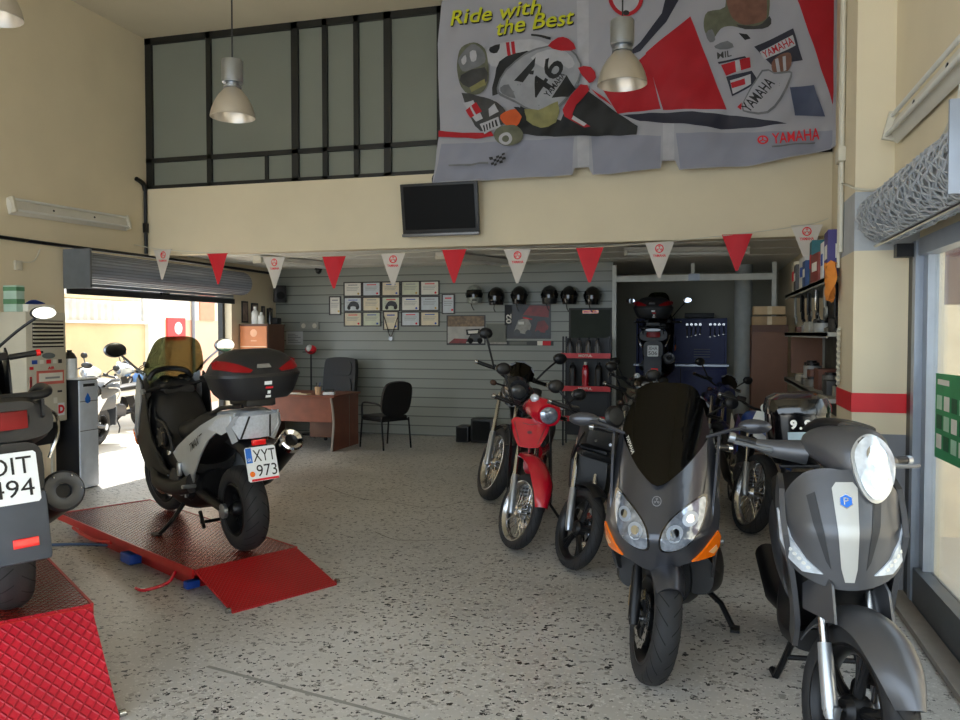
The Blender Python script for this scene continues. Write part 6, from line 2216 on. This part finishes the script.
for s in (1, -1):
    m = MB()
    m.tube([(-.28, s * .24, .014), (-.23, s * .235, .45)], .013, BLACKM, 8)
    m.build('leg', vc)
    m = MB()
    m.tube([(.29, s * .24, .014), (.24, s * .235, .45)], .013, BLACKM, 8)
    m.build('leg', vc)
    m = MB()
    m.tube(smooth_line([(.24, s * .235, .45), (.22, s * .25, .62), (.14, s * .255, .665), (-.12, s * .25, .66), (-.24, s * .235, .62)], 4), .014, BLACKP, 8)
    m.build('armrest', vc)
m = MB()
m.tube([(-.24, -.235, .42), (.24, -.235, .42), (.24, .235, .42), (-.24, .235, .42), (-.24, -.235, .42)], .012, BLACKM, 8)
m.build('frame', vc)
# things on the desk
pc = thing('pen_cup', 'tan pen cup near the right end of the desk', 'cup', (-5.22, 10.40, .781))
MB().lathe([(0, 0), (.04, 0), (.045, .11), (.04, .11), (.036, .01), (0, .01)], mat('cup_tan', (206, 168, 128), .5), seg=18).build('cup', pc)
for k, (dx, dy) in enumerate(((.015, .01), (-.02, .005), (.0, -.02))):
    MB().tube([(dx * .3, dy * .3, .012), (dx * 1.6, dy * 1.6, .17)], .004, (BLUEINK, INK, STEEL)[k], 6).build('pen', pc)
tag(MB().box((-5.62, 10.42, .79), (.20, .14, .018), PAPER, rot=(0, 0, .3), bev=.002).build('notepad'), 'white notepad on the middle of the desk', 'notepad')
tag(MB().box((-5.42, 10.36, .788), (.18, .10, .014), mat('pale_paper', (214, 200, 170), .7), rot=(0, 0, -.2), bev=.002).build('booklet'), 'cream booklet between the notepad and the pen cup', 'booklet')
ph = thing('telephone', 'white telephone to the right of the pen cup on the desk', 'telephone', (-5.06, 10.42, .781), .3)
MB().box((0, 0, .02), (.16, .14, .04), PLATEW, bev=.012).build('base', ph)
MB().tube([(-.07, .03, .05), (-.03, .03, .06), (.03, .03, .06), (.07, .03, .05)], [.022, .014, .014, .022], BLACKP, 10).build('handset', ph)
hs = thing('coat_stand', 'thin black stand with a red and white cap behind the desk', 'stand', (-6.12, 11.95, 0))
MB().tube([(0, 0, .02), (0, 0, 1.32)], .014, BLACKM, 8).lathe([(0, 0), (.16, 0), (.16, .02), (0, .03)], BLACKM, seg=20).build('pole', hs)
cp = MB()
cp.sph((-6.12, 11.95, 1.38), (.09, .10, .075), REDINK)
cp.sph((-6.12, 11.90, 1.40), (.05, .07, .06), WHITE)
cp.box((-6.12, 11.83, 1.345), (.12, .12, .012), INK, bev=.005)
tag(cp.build('cap'), 'red and white cap hung on the black stand', 'cap')
m = MB()
m.patch(rect(-6.75, 1.455, -6.44, 1.675), XZ(12.29), mat('grey_notice', (176, 178, 178), .7, var=.06), th=.003, off=.002, step=0)
for k in range(6):
    m.patch(rect(-6.72, 1.49 + k * .027, -6.48 - .05 * (k % 3), 1.497 + k * .027), XZ(12.29), DGREY, th=0, off=.003, step=0)
tag(m.build('notice'), 'grey printed notice on the slat wall above the top box', 'notice')
sb = thing('socket_strip', 'grey socket strip on the slat wall right of the notice', 'socket', (-6.31, 12.28, 1.77))
MB().box((0, 0, 0), (.34, .04, .12), mat('socket_grey', (150, 150, 140), .5), bev=.008).build('plate', sb)
for x in (-.1, .1):
    MB().lathe([(0, 0), (.035, 0), (.04, .008), (0, .006)], TAN, (x, -.02, 0), (0, -1, 0), 16).build('socket', sb)
for x, w, h, lb in ((-3.16, .30, .36, 'larger black box on the floor by the slat wall'), (-3.46, .18, .24, 'smaller black box left of the larger one by the slat wall')):
    o = thing('speaker_box', lb, 'box', (x, 11.75, 0))
    MB().box((0, 0, h / 2 + .01), (w * 1.1, .3, h), BLACKP, bev=.012).build('cabinet', o)
    MB().box((0, -.152, h / 2 + .01), (w * .9, .006, h * .8), GROOVE).build('grille', o)


# ================================================================ WALL OF CERTIFICATES
def certificate(label, xc, zc, w, h, style, group='framed certificates on the slat wall'):
    o = thing('certificate', label, 'certificate', (xc, YB - .012, zc), 0, group)
    m = MB()
    fw = .018
    FRM = mat('thin_dark_frame', (46, 42, 38), .4)
    m.span((-w / 2, -.012, h / 2 - fw), (w / 2, .01, h / 2), FRM)
    m.span((-w / 2, -.012, -h / 2), (w / 2, .01, -h / 2 + fw), FRM)
    m.span((-w / 2, -.012, -h / 2 + fw), (-w / 2 + fw, .01, h / 2 - fw), FRM)
    m.span((w / 2 - fw, -.012, -h / 2 + fw), (w / 2, .01, h / 2 - fw), FRM)
    m.build('frame', o)
    m = MB()
    F = lambda u, v: (u, -.002, v)
    tint = (PAPER, mat('paper_blue', (206, 212, 214), .8), mat('paper_warm', (226, 214, 186), .8), mat('paper_green', (206, 210, 186), .8))[style % 4]
    m.patch(rect(-w / 2 + .012, -h / 2 + .012, w / 2 - .012, h / 2 - .012), F, tint, th=.003, step=0)
    FI = mat('faint_ink', (150, 150, 150), .7)
    m.patch(rect(-w * .25, h * .26, w * .25, h * .32), F, (FI, REDINK, BLUEINK)[style % 3], th=0, off=.001, step=0)
    for k in range(3):
        m.patch(rect(-w * .34, h * (.12 - .1 * k), w * (.34 - .06 * k), h * (.145 - .1 * k)), F, FI, th=0, off=.001, step=0)
    if style in (5, 7):
        m.patch([(v.x, v.y) for v in smooth_line([(-.1, -.06, 0), (-.05, .03, 0), (.02, .05, 0), (.09, .02, 0), (.11, -.06, 0), (.0, -.03, 0)], 4, True)], F, DGREY, th=0, off=.002, step=0)
        for x in (-.07, .08):
            m.patch(ellipse(x, -.06, .03, .03, 14), F, INK, th=0, off=.003, step=0)
    else:
        m.patch(ellipse(w * .3, -h * .3, .018, .018, 12), F, (GOLD, REDINK, BLUEINK)[style % 3], th=0, off=.001, step=0)
    m.build('sheet', o)
    return o


cx5 = [-5.53, -5.20, -4.865, -4.525, -4.20]
rz3 = [2.365, 2.12, 1.875]
rown = ['top', 'middle', 'bottom']
coln = ['first from the left', 'second from the left', 'in the middle', 'second from the right', 'at the right end']
st = 0
for r_ in range(3):
    for c_ in range(5):
        if r_ == 2 and c_ == 2:
            continue
        certificate('framed certificate in the %s row, %s of five' % (rown[r_], coln[c_]), cx5[c_], rz3[r_], .325, .24, r_ * 5 + c_)
certificate('upright framed certificate left of the certificate rows', -5.85, 2.10, .21, .31, 0)
certificate('upright framed certificate right of the certificate rows', -3.89, 2.11, .215, .32, 1)
certificate('upright framed certificate with a medal hung on it in the bottom row', -4.865, 1.85, .27, .31, 2)
md = thing('medal', 'medal on a dark ribbon hung over the upright certificate', 'medal', (-4.86, YB - .04, 1.56))
MB().tube([(-.12, .015, .36), (-.02, 0, .05), (.0, 0, .03), (.02, 0, .05), (.12, .015, .36)], .011, mat('ribbon', (70, 44, 34), .7), 6, flat=.4).build('ribbon', md)
MB().lathe([(0, -.006), (.034, -.006), (.036, 0), (.034, .006), (0, .006)], ALU, (0, 0, 0), (0, 1, 0), 20).build('disc', md)


# ================================================================ HELMETS ON THE WALL
def helmet(label, x, z, mt, visor, yaw=0.0, kind='full', group='helmets hung on the slat wall'):
    o = thing('helmet', label, 'helmet', (x, YB - .17, z), yaw, group)
    m = MB()
    S = []
    for k in range(11):
        t = k / 10
        zz = .15 - .28 * t
        r = (.128 * (1 - ((zz - .01) / .142) ** 2) ** .5 if zz > .01 else .128 - .02 * ((.01 - zz) / .14) ** 2) if abs((zz - .01) / .142) < 1 else .02
        r = max(r, .02)
        S.append([(r * cos(2 * pi * j / 24) * .96, r * sin(2 * pi * j / 24) * 1.12 - (.012 if zz < -.03 and kind == 'full' else 0), zz) for j in range(24)])
    m.loft(S, mt)
    m.build('shell', o)
    m = MB()
    G = []
    for i in range(7):
        zz = .075 - .12 * i / 6
        row = []
        for j in range(13):
            a = R(-90 - 72 + 144 * j / 12)
            r = .134 - .02 * max(0, (zz - .02) / .1)
            row.append((r * cos(a) * .97, r * sin(a) * 1.13, zz))
        G.append(row)
    m.sheet(G, .004, visor)
    m.build('visor', o)
    m = MB()
    if kind == 'full':
        m.box((0, -.145, -.085), (.07, .012, .02), GROOVE, bev=.004)
    for s in (1, -1):
        m.cyl((s * .122, -.02, .01), (s * .134, -.02, .01), .022, BLACKM, 14)
    m.build('trim', o)
    m = MB()
    m.tube(smooth_line([(-.05, .02, -.12), (-.03, -.03, -.19), (.0, -.03, -.24)], 4), .008, BLACKP, 6)
    m.build('chin_strap', o)
    m = MB()
    m.tube([(0, .17, .0), (0, .12, .02)], .01, STEEL, 8)
    m.build('hook', o)
    return o


VIS = mat('dark_visor', (10, 10, 12), .06, coat=.6)
helmet('silver-grey patterned helmet, leftmost of the row on the wall', -3.42, 2.24, mat('helmet_grey', (150, 154, 144), .35, var=.5, scale=16), VIS, .3)
helmet('black full-face helmet second from left on the wall', -3.06, 2.21, BLACKG, VIS, -.3)
helmet('black helmet third from left, above the dark poster', -2.70, 2.22, BLACKG, VIS, .1)
helmet('dark grey open helmet fourth from left on the wall', -2.235, 2.22, mat('helmet_charcoal', (44, 46, 46), .4, var=.2), VIS, .2, 'open')
helmet('black open helmet fifth from left on the wall', -1.93, 2.21, BLACKG, VIS, -.1, 'open')
helmet('black open helmet rightmost on the wall, beside the white post', -1.585, 2.20, BLACKG, VIS, .1, 'open')


# ================================================================ POSTERS AND RACK
def poster(name, label, x0, z0, x1, z1, base, shapes, cat='poster'):
    m = MB()
    m.patch(rect(x0, z0, x1, z1), XZ(YB - .012), base, th=.006, step=0)
    for k, (poly, mm) in enumerate(shapes):
        m.patch([(x0 + (x1 - x0) * a, z0 + (z1 - z0) * b) for a, b in poly], XZ(YB - .012), mm, th=0, off=.001 + .0004 * k, step=0)
    return tag(m.build(name), label, cat)


PB = mat('poster_black', (26, 24, 24), .35, var=.2)
PD = mat('poster_dull', (96, 98, 84), .4, var=.1)
PR_ = mat('poster_red', (130, 34, 30), .4, var=.3, scale=12)
PGY = mat('poster_grey', (150, 146, 134), .4, var=.3, scale=14)
PBR = mat('poster_brown', (120, 96, 66), .4, var=.5, scale=22)
poster('poster', 'poster with crowd above and white and red motorcycles, left of the grey board', -3.92, 1.46, -3.28, 1.93, PB, [(rect(.03, .62, .97, .97), PBR), (rect(.03, .06, .97, .62), mat('poster_pale', (176, 172, 162), .4, var=.15)), ([(.05, .06), (.5, .06), (.55, .2), (.2, .22)], PR_), ([(.50, .10), (.90, .10), (.92, .30), (.8, .42), (.62, .36)], PB), ([(.5, .52), (.86, .55), (.85, .35), (.52, .33)], INK), ([(.55, .48), (.82, .5), (.8, .40), (.57, .38)], PAPER), (ellipse(.62, .15, .07, .1, 14), GROOVE), (ellipse(.86, .15, .07, .1, 14), GROOVE)])
poster('notice_board', 'plain grey-green board between the two posters', -3.27, 1.49, -2.94, 1.80, mat('board_grey', (120, 120, 104), .5), [(rect(.04, .04, .96, .96), PD)], 'board')
ps = poster('poster', 'dark poster of two motorcycles with number 02 upright at its left edge', -2.97, 1.56, -2.24, 2.09, PB, [([(.40, .70), (.95, .62), (.97, .95), (.55, .98)], PR_), ([(.20, .20), (.30, .55), (.5, .60), (.58, .40), (.52, .12)], PGY), ([(.66, .22), (.72, .50), (.86, .54), (.95, .36), (.92, .16)], PR_), (ellipse(.27, .18, .07, .10, 16), DGREY), (ellipse(.52, .16, .07, .10, 16), DGREY), (ellipse(.72, .16, .06, .09, 16), DGREY), (ellipse(.93, .18, .05, .08, 16), DGREY), (rect(.30, .42, .42, .50), PAPER), ([(.4, .64), (.6, .58), (.6, .55), (.4, .6)], REDINK), (rect(.0, .40, .16, .98), INK)])
m = MB()
m.text('02', XZ(YB - .03), PAPER, (-2.90, 1.87), .085, .15, rot=R(90), bold=.03, off=.0)
m.box((-2.9, YB - .025, 1.87), (.001, .001, .001), PAPER)
o = m.build('number', ps)
poster('banner_strip', 'narrow printed strip below the dark poster', -3.25, 1.455, -2.20, 1.53, mat('strip_dark', (52, 54, 50), .5), [(rect(.04, .3, .30, .7), PGY), (rect(.34, .2, .60, .8), PD), (rect(.76, .05, .84, .95), PAPER), (rect(.84, .05, .96, .95), REDINK)], 'sign')
mb = thing('display_board', 'dark green-black display panel above the oil bottle rack', 'display panel', (-1.63, YB - .02, 1.78))
MB().box((0, 0, 0), (.66, .03, .50), mat('panel_frame', (44, 44, 42), .5), bev=.004).build('frame', mb)
MB().box((0, -.017, 0), (.60, .004, .44), mat('panel_dark', (46, 52, 42), .5, var=.3, scale=2, spec=.15)).build('panel', mb)
m = MB()
m.patch(rect(-.12, .165, .12, .215), lambda u, v: (u, -.02, v), ORANGE, th=.001, step=0)
m.text('MOTUL', lambda u, v: (u, -.0215, v), REDINK, (0, .19), .03, .2, bold=.03)
m.build('label', mb)

ork = thing('oil_rack', 'red-edged oil bottle rack against the slat wall', 'rack', (-1.63, 11.9, 0))
m = MB()
for x in (-.33, .33):
    for y in (-.14, .14):
        m.box((x, y, .80), (.025, .025, 1.6), BLACKM)
m.box((0, .15, .85), (.66, .01, 1.45), BLACKP)
m.build('frame', ork)
RKR = mat('rack_red', (206, 24, 34), .4)
for k, z in enumerate((1.32, .84, .40)):
    m = MB()
    m.box((0, 0, z - .02), (.70, .32, .02), BLACKM)
    m.box((0, -.165, z), (.72, .012, .075), RKR)
    m.text('MOTUL', lambda u, v: (u, -.172, v), PAPER, (0, z), .035, .2, bold=.03)
    m.build('shelf', ork)
BTL = mat('oil_bottle_grey', (70, 66, 64), .35)
for k in range(4):
    lb = ['first from the left', 'second from the left', 'third from the left', 'fourth from the left'][k]
    b = thing('oil_bottle', 'dark oil bottle on the red rack top shelf, ' + lb, 'bottle', (-1.87 + k * .135, 11.82, 1.335), 0, 'oil bottles on the top shelf')
    MB().body([(0, 0, .05, .035, 4), (.13, 0, .05, .035, 4), (.19, 0, .04, .03, 3), (.21, 0, .02, .02, 2)], BTL, ax='z').build('bottle_body', b)
    MB().cyl((0, 0, .21), (0, 0, .245), .02, BLACKP, 12).build('cap', b)
    MB().patch(rect(-.035, .02, .035, .12), lambda u, v: (u, -.0375, v), mat('label_cream', (214, 206, 190), .5), th=.001, step=0).patch(rect(-.025, .06, .025, .08), lambda u, v: (u, -.0378, v), REDINK, th=.001, step=0).build('label', b)
for k in range(3):
    b = thing('oil_canister', ['black canister at the left of the lower shelf of the red rack', 'red and white canister in the middle of the lower shelf of the red rack', 'black canister at the right of the lower shelf of the red rack'][k], 'canister', (-1.83 + k * .19, 11.83, .855))
    MB().body([(0, 0, .075, .05, 4), (.24, 0, .075, .05, 4), (.31, 0, .05, .04, 3), (.33, 0, .025, .025, 2)], (BLACKP, REDPAINT, BLACKP)[k], ax='z').build('canister_body', b)
    MB().cyl((0, 0, .33), (0, 0, .37), .024, (BLACKM, WHITE, BLACKM)[k], 12).build('cap', b)
    MB().patch([(-.05, .03), (.05, .05), (.03, .24), (-.01, .2)], lambda u, v: (u, -.052, v), (DGREY, WHITE, DGREY)[k], th=.001, step=0).build('label', b)

# ================================================================ FRAME AND ALCOVE
fm = thing('partition_frame', 'white metal frame with two posts across the mouth of the alcove', 'frame', (-.14, YB - .06, 0))
FW = mat('frame_white', (206, 208, 200), .5)
MB().box((-1.13, 0, 1.33), (.06, .06, 2.66), FW).build('post', fm)
MB().box((1.12, 0, 1.33), (.06, .06, 2.66), FW).build('post', fm)
MB().box((0, 0, 2.455), (2.2, .05, .09), FW).build('crossbar', fm)
MB().box((.0, .0, 2.58), (.05, .04, .17), FW).box((0.02, -.03, 2.46), (.16, .02, .10), ALUP).build('hanger', fm)
tl_ = thing('tool_cabinet', 'blue tool cabinet with hanging tools in the alcove', 'tool cabinet', (-.36, 14.80, 0))
TB = mat('tool_blue', (34, 46, 112), .45, var=.08)
MB().box((0, .0, .53), (1.56, .36, 1.06), TB, bev=.006).box((0, -.182, .53), (.012, .004, 1.0), GROOVE).build('cabinet', tl_)
MB().box((0, -.02, 1.085), (1.62, .40, .035), ALU).build('worktop', tl_, 'metal worktop')
MB().box((0, .14, 1.50), (1.56, .03, .82), TB).box((-.76, .03, 1.5), (.03, .22, .82), TB).box((.76, .03, 1.5), (.03, .22, .82), TB).build('back_panel', tl_)
for k in range(2):
    m = MB()
    m.box((-.39 + .78 * k, -.184, .55), (.7, .012, .9), TB, bev=.004)
    m.box((-.10 + .2 * k, -.195, .62), (.02, .02, .16), ALU)
    m.build('door', tl_)
m = MB()
for k in range(4):
    m.box((.36, .12, 1.36 - .045 * k), (.28, .006, .012), GREYP)
m.build('slot', tl_)
for k in range(8):
    x = -.36 + .10 + k * .075 + (.10 if k > 3 else 0)
    h = .22 - .015 * (k % 4)
    m = MB()
    m.tube([(x, 14.895, 1.80), (x, 14.895, 1.80 - h)], .009, STEEL, 8)
    m.lathe([(.008, 0), (.022, 0), (.022, .014), (.008, .014), (.008, 0)], STEEL, (x, 14.888, 1.80), (0, 1, 0), 12)
    m.box((x, 14.895, 1.80 - h), (.034, .012, .03), STEEL, bev=.004)
    tag(m.build('spanner'), 'steel spanner hanging on the blue tool cabinet, %s from the left' % ['first', 'second', 'third', 'fourth', 'fifth', 'sixth', 'seventh', 'eighth'][k], 'spanner', 'spanners on the tool cabinet')
tag(MB().box((-.05, 14.7, 1.955), (.5, .24, .08), mat('tray_dark', (60, 60, 58), .5), bev=.01).build('tool_tray'), 'dark tray on top of the blue tool cabinet', 'tray')
wc = thing('storage_cabinet', 'brown wooden storage cabinet right of the round column', 'cabinet', (.895, 11.98, 0))
BRN = mat('brown_board', (122, 84, 62), .5, var=.1, scale=4)
MB().box((0, 0, .88), (.47, .42, 1.76), BRN, bev=.004).build('body', wc)
MB().box((0, -.215, .84), (.45, .012, 1.62), BRN).build('door', wc)
MB().box((0, -.215, 1.71), (.47, .016, .09), WOODD).build('top_rail', wc)
for k, (z, c, lb) in enumerate(((1.82, (176, 148, 112), 'lower'), (1.96, (208, 180, 140), 'upper'))):
    b = thing('cardboard_box', lb + ' flat cardboard box on the brown storage cabinet', 'box', (.89, 11.95, z - .06))
    MB().box((0, 0, .06), (.44 - .03 * k, .36, .115), mat('cardboard_%s' % lb, c, .8), bev=.004).build('carton', b)
    MB().box((0, -.181, .06), (.06, .002, .116), mat('tape', (222, 204, 170), .4)).build('tape', b)

# ================================================================ WORKSHOP SHELVES ON THE RIGHT
shf = thing('wall_shelving', 'grey metal shelving with three boards on the right-hand wall', 'shelf', (1.06, 7.7, 0))
SG = mat('shelf_grey', (150, 150, 142), .6)
for z in (2.05, 1.655, 1.18):
    MB().box((0, 0, z - .015), (.42, 3.0, .03), SG).box((-.205, 0, z - .02), (.01, 3.0, .045), SG).build('board', shf)
for y in (-1.48, 0, 1.48):
    MB().box((.18, y, 1.12), (.03, .04, 2.24), SG).build('upright', shf)
MB().box((.195, 0, 1.5), (.02, 2.98, 1.3), mat('pegboard', (84, 82, 74), .7, var=.3, scale=8)).build('back_panel', shf)
boxes = [(6.42, .30, .34, (66, 56, 118), 'purple'), (6.78, .16, .30, (226, 226, 224), 'white'), (7.06, .34, .24, (136, 62, 54), 'red-fronted'), (7.46, .26, .38, (40, 104, 112), 'teal'), (7.76, .22, .24, (44, 72, 120), 'dark blue'), (8.10, .30, .30, (206, 204, 198), 'pale grey'), (8.50, .34, .26, (72, 70, 70), 'charcoal'), (8.86, .26, .32, (196, 186, 160), 'cream')]
for k, (y, w, h, c, nm) in enumerate(boxes):
    b = thing('parts_carton', nm + ' parts carton on the top shelf of the right-hand wall', 'carton', (.99 + .02 * (k % 2), y, 2.051), .05 * ((k % 3) - 1))
    MB().box((0, 0, h / 2), (.24, w, h), mat('carton_' + nm.replace('-', '_').replace(' ', '_'), c, .6, var=.1), bev=.004).build('carton', b)
    MB().box((-.121, 0, h * .55), (.002, w * .6, h * .3), (PAPER, BLUEINK, PAPER, REDINK)[k % 4]).box((0, -w / 2 - .001, h * .55), (.14, .002, h * .3), (PAPER, BLUEINK, PAPER, REDINK)[k % 4]).build('label', b)
# cables and tools hung under the top board
for k in range(16):
    y = 6.35 + k * .175
    L = .16 + .12 * random.random()
    m = MB()
    mt = (BLACKM, DGREY, STEEL, SG)[k % 4]
    m.tube(smooth_line([(.93 + .03 * (k % 3), y, 2.02), (.93 + .03 * (k % 3), y + .01, 2.02 - L * .5), (.93 + .03 * (k % 3), y - .01, 2.02 - L)], 3), .012, mt, 7)
    m.lathe([(.02, 0), (.045, 0), (.045, .014), (.02, .014), (.02, 0)], mt, (.93 + .03 * (k % 3), y - .01, 2.02 - L - .03), (1, 0, 0), 14)
    tag(m.build('hanging_tool'), 'dark tool hanging under the top shelf of the right-hand wall', 'tool', 'tools hung under the top shelf')
for sh_z, n, grp in ((1.656, 12, 'middle'), (1.181, 13, 'lower')):
    for k in range(n):
        y = 6.4 + k * 2.6 / n + .04 * random.random()
        h = .05 + (.07 if grp == 'middle' else .13) * random.random()
        w = .10 + .08 * random.random()
        c = random.choice([(96, 92, 84), (132, 126, 112), (60, 58, 56), (150, 150, 146), (104, 66, 52), (172, 168, 156)])
        m = MB()
        x = .94 + .14 * random.random()
        mm = mat('spare_%d_%d_%d' % c, c, .5, .2, var=.2)
        if k % 3 == 0:
            m.cyl((x, y, sh_z), (x, y, sh_z + h), w * .45, mm, 16)
            m.cyl((x, y, sh_z + h), (x, y, sh_z + h + .02), w * .3, BLACKM, 14)
        elif k % 3 == 1:
            m.box((x, y, sh_z + h / 2), (.16, w, h), mm, rot=(0, 0, .3 * random.random()), bev=.008)
        else:
            m.lathe([(w * .2, 0), (w * .5, 0), (w * .5, .03), (w * .3, .05), (w * .3, h), (w * .2, h), (w * .2, 0)], mm, (x, y, sh_z), seg=18)
        tag(m.build('spare_part'), 'loose spare part on the %s shelf of the right-hand wall' % grp, 'spare part', 'spare parts on the %s shelf' % grp)
# wooden panel seen between the lower boards
tag(MB().box((1.1, 9.35, 1.42), (.34, .03, .4), BRN).build('wooden_board'), 'brown wooden board standing at the far end of the shelving', 'board')
# crumpled orange rag hanging from the shelf end
m = MB()
gr_ = []
for i in range(10):
    row = []
    for j in range(9):
        t, q = i / 9, (j - 4) / 4
        row.append((.86 + .03 * sin(q * 6 + t * 4), 6.12 + .10 * q * (1 - .3 * abs(t - .5)) + .02 * sin(t * 9), 2.14 - .26 * t + .015 * sin(q * 9)))
    gr_.append(row)
m.sheet(gr_, .006, mat('orange_cloth', (214, 130, 50), .8))
tag(m.build('rag', sharp=80), 'orange rag hanging at the near end of the top shelf', 'cloth')
# pipes on the pillar
m = MB()
m.tube([(.905, 6.0, 2.2), (.905, 6.0, 5.4)], .016, TAN, 10)
m.tube([(.905, 6.08, 2.1), (.905, 6.08, 5.4)], .012, TAN, 10)
m.box((.90, 6.02, 2.86), (.05, .14, .10), TAN, bev=.01)
tag(m.build('conduit'), 'cream electrical conduits with junction box on the square pillar', 'conduit')
tag(MB().tube(smooth_line([(.905, 5.97, 2.66), (.905, 5.7, 2.60), (.93, 5.585, 2.56), (1.05, 5.585, 2.55), (1.14, 5.585, 2.62)], 4), .008, TAN, 8).build('cable'), 'thin cream cable looped across the front of the square pillar', 'cable')
m = MB()
m.tube([(.905, 6.0, 1.30 + .02 * k) if k % 2 else (.903, 6.03, 1.30 + .02 * k) for k in range(20)], .012, TAN, 8)
tag(m.build('coiled_cable'), 'cream coiled cable on the left face of the square pillar', 'cable')
tag(MB().tube(smooth_line([(1.13, 4.2, 2.80), (1.12, 4.22, 2.70), (1.10, 4.4, 2.58), (1.08, 4.6, 2.535)], 5), .005, TAN, 6).tube(smooth_line([(1.13, 4.18, 2.80), (1.12, 4.24, 2.66), (1.1, 4.5, 2.535)], 5), .004, TAN, 6).build('hanging_wire'), 'thin pale wire hanging from the right-hand fluorescent light', 'wire')

# green poster stuck on the shop window
m = MB()
GP = mat('poster_green', (52, 150, 92), .6, var=.12, scale=6)


def GF(u, v):
    return (1.302, u, v)


m.patch([(4.23, .94), (4.83, .95), (4.83, 1.43), (4.23, 1.42)], lambda u, v: (1.296, 9.4 - u, v), GP, th=.002, step=0)
FX = lambda u, v: (1.293, 9.4 - u, v)
m2 = []
m.patch(rect(4.28, 1.36, 4.50, 1.39), FX, PAPER, th=.001, step=0)
for k in range(3):
    for j in range(4):
        m.patch(rect(4.27 + .14 * j, 1.0 + .11 * k, 4.37 + .14 * j, 1.08 + .11 * k), FX, (PAPER, mat('poster_dark_green', (30, 96, 60), .6), mat('poster_pale_green', (176, 214, 186), .6))[(k + j) % 3], th=.001, step=0)
tag(m.build('window_poster'), 'green printed poster stuck on the right-hand shop window', 'poster')
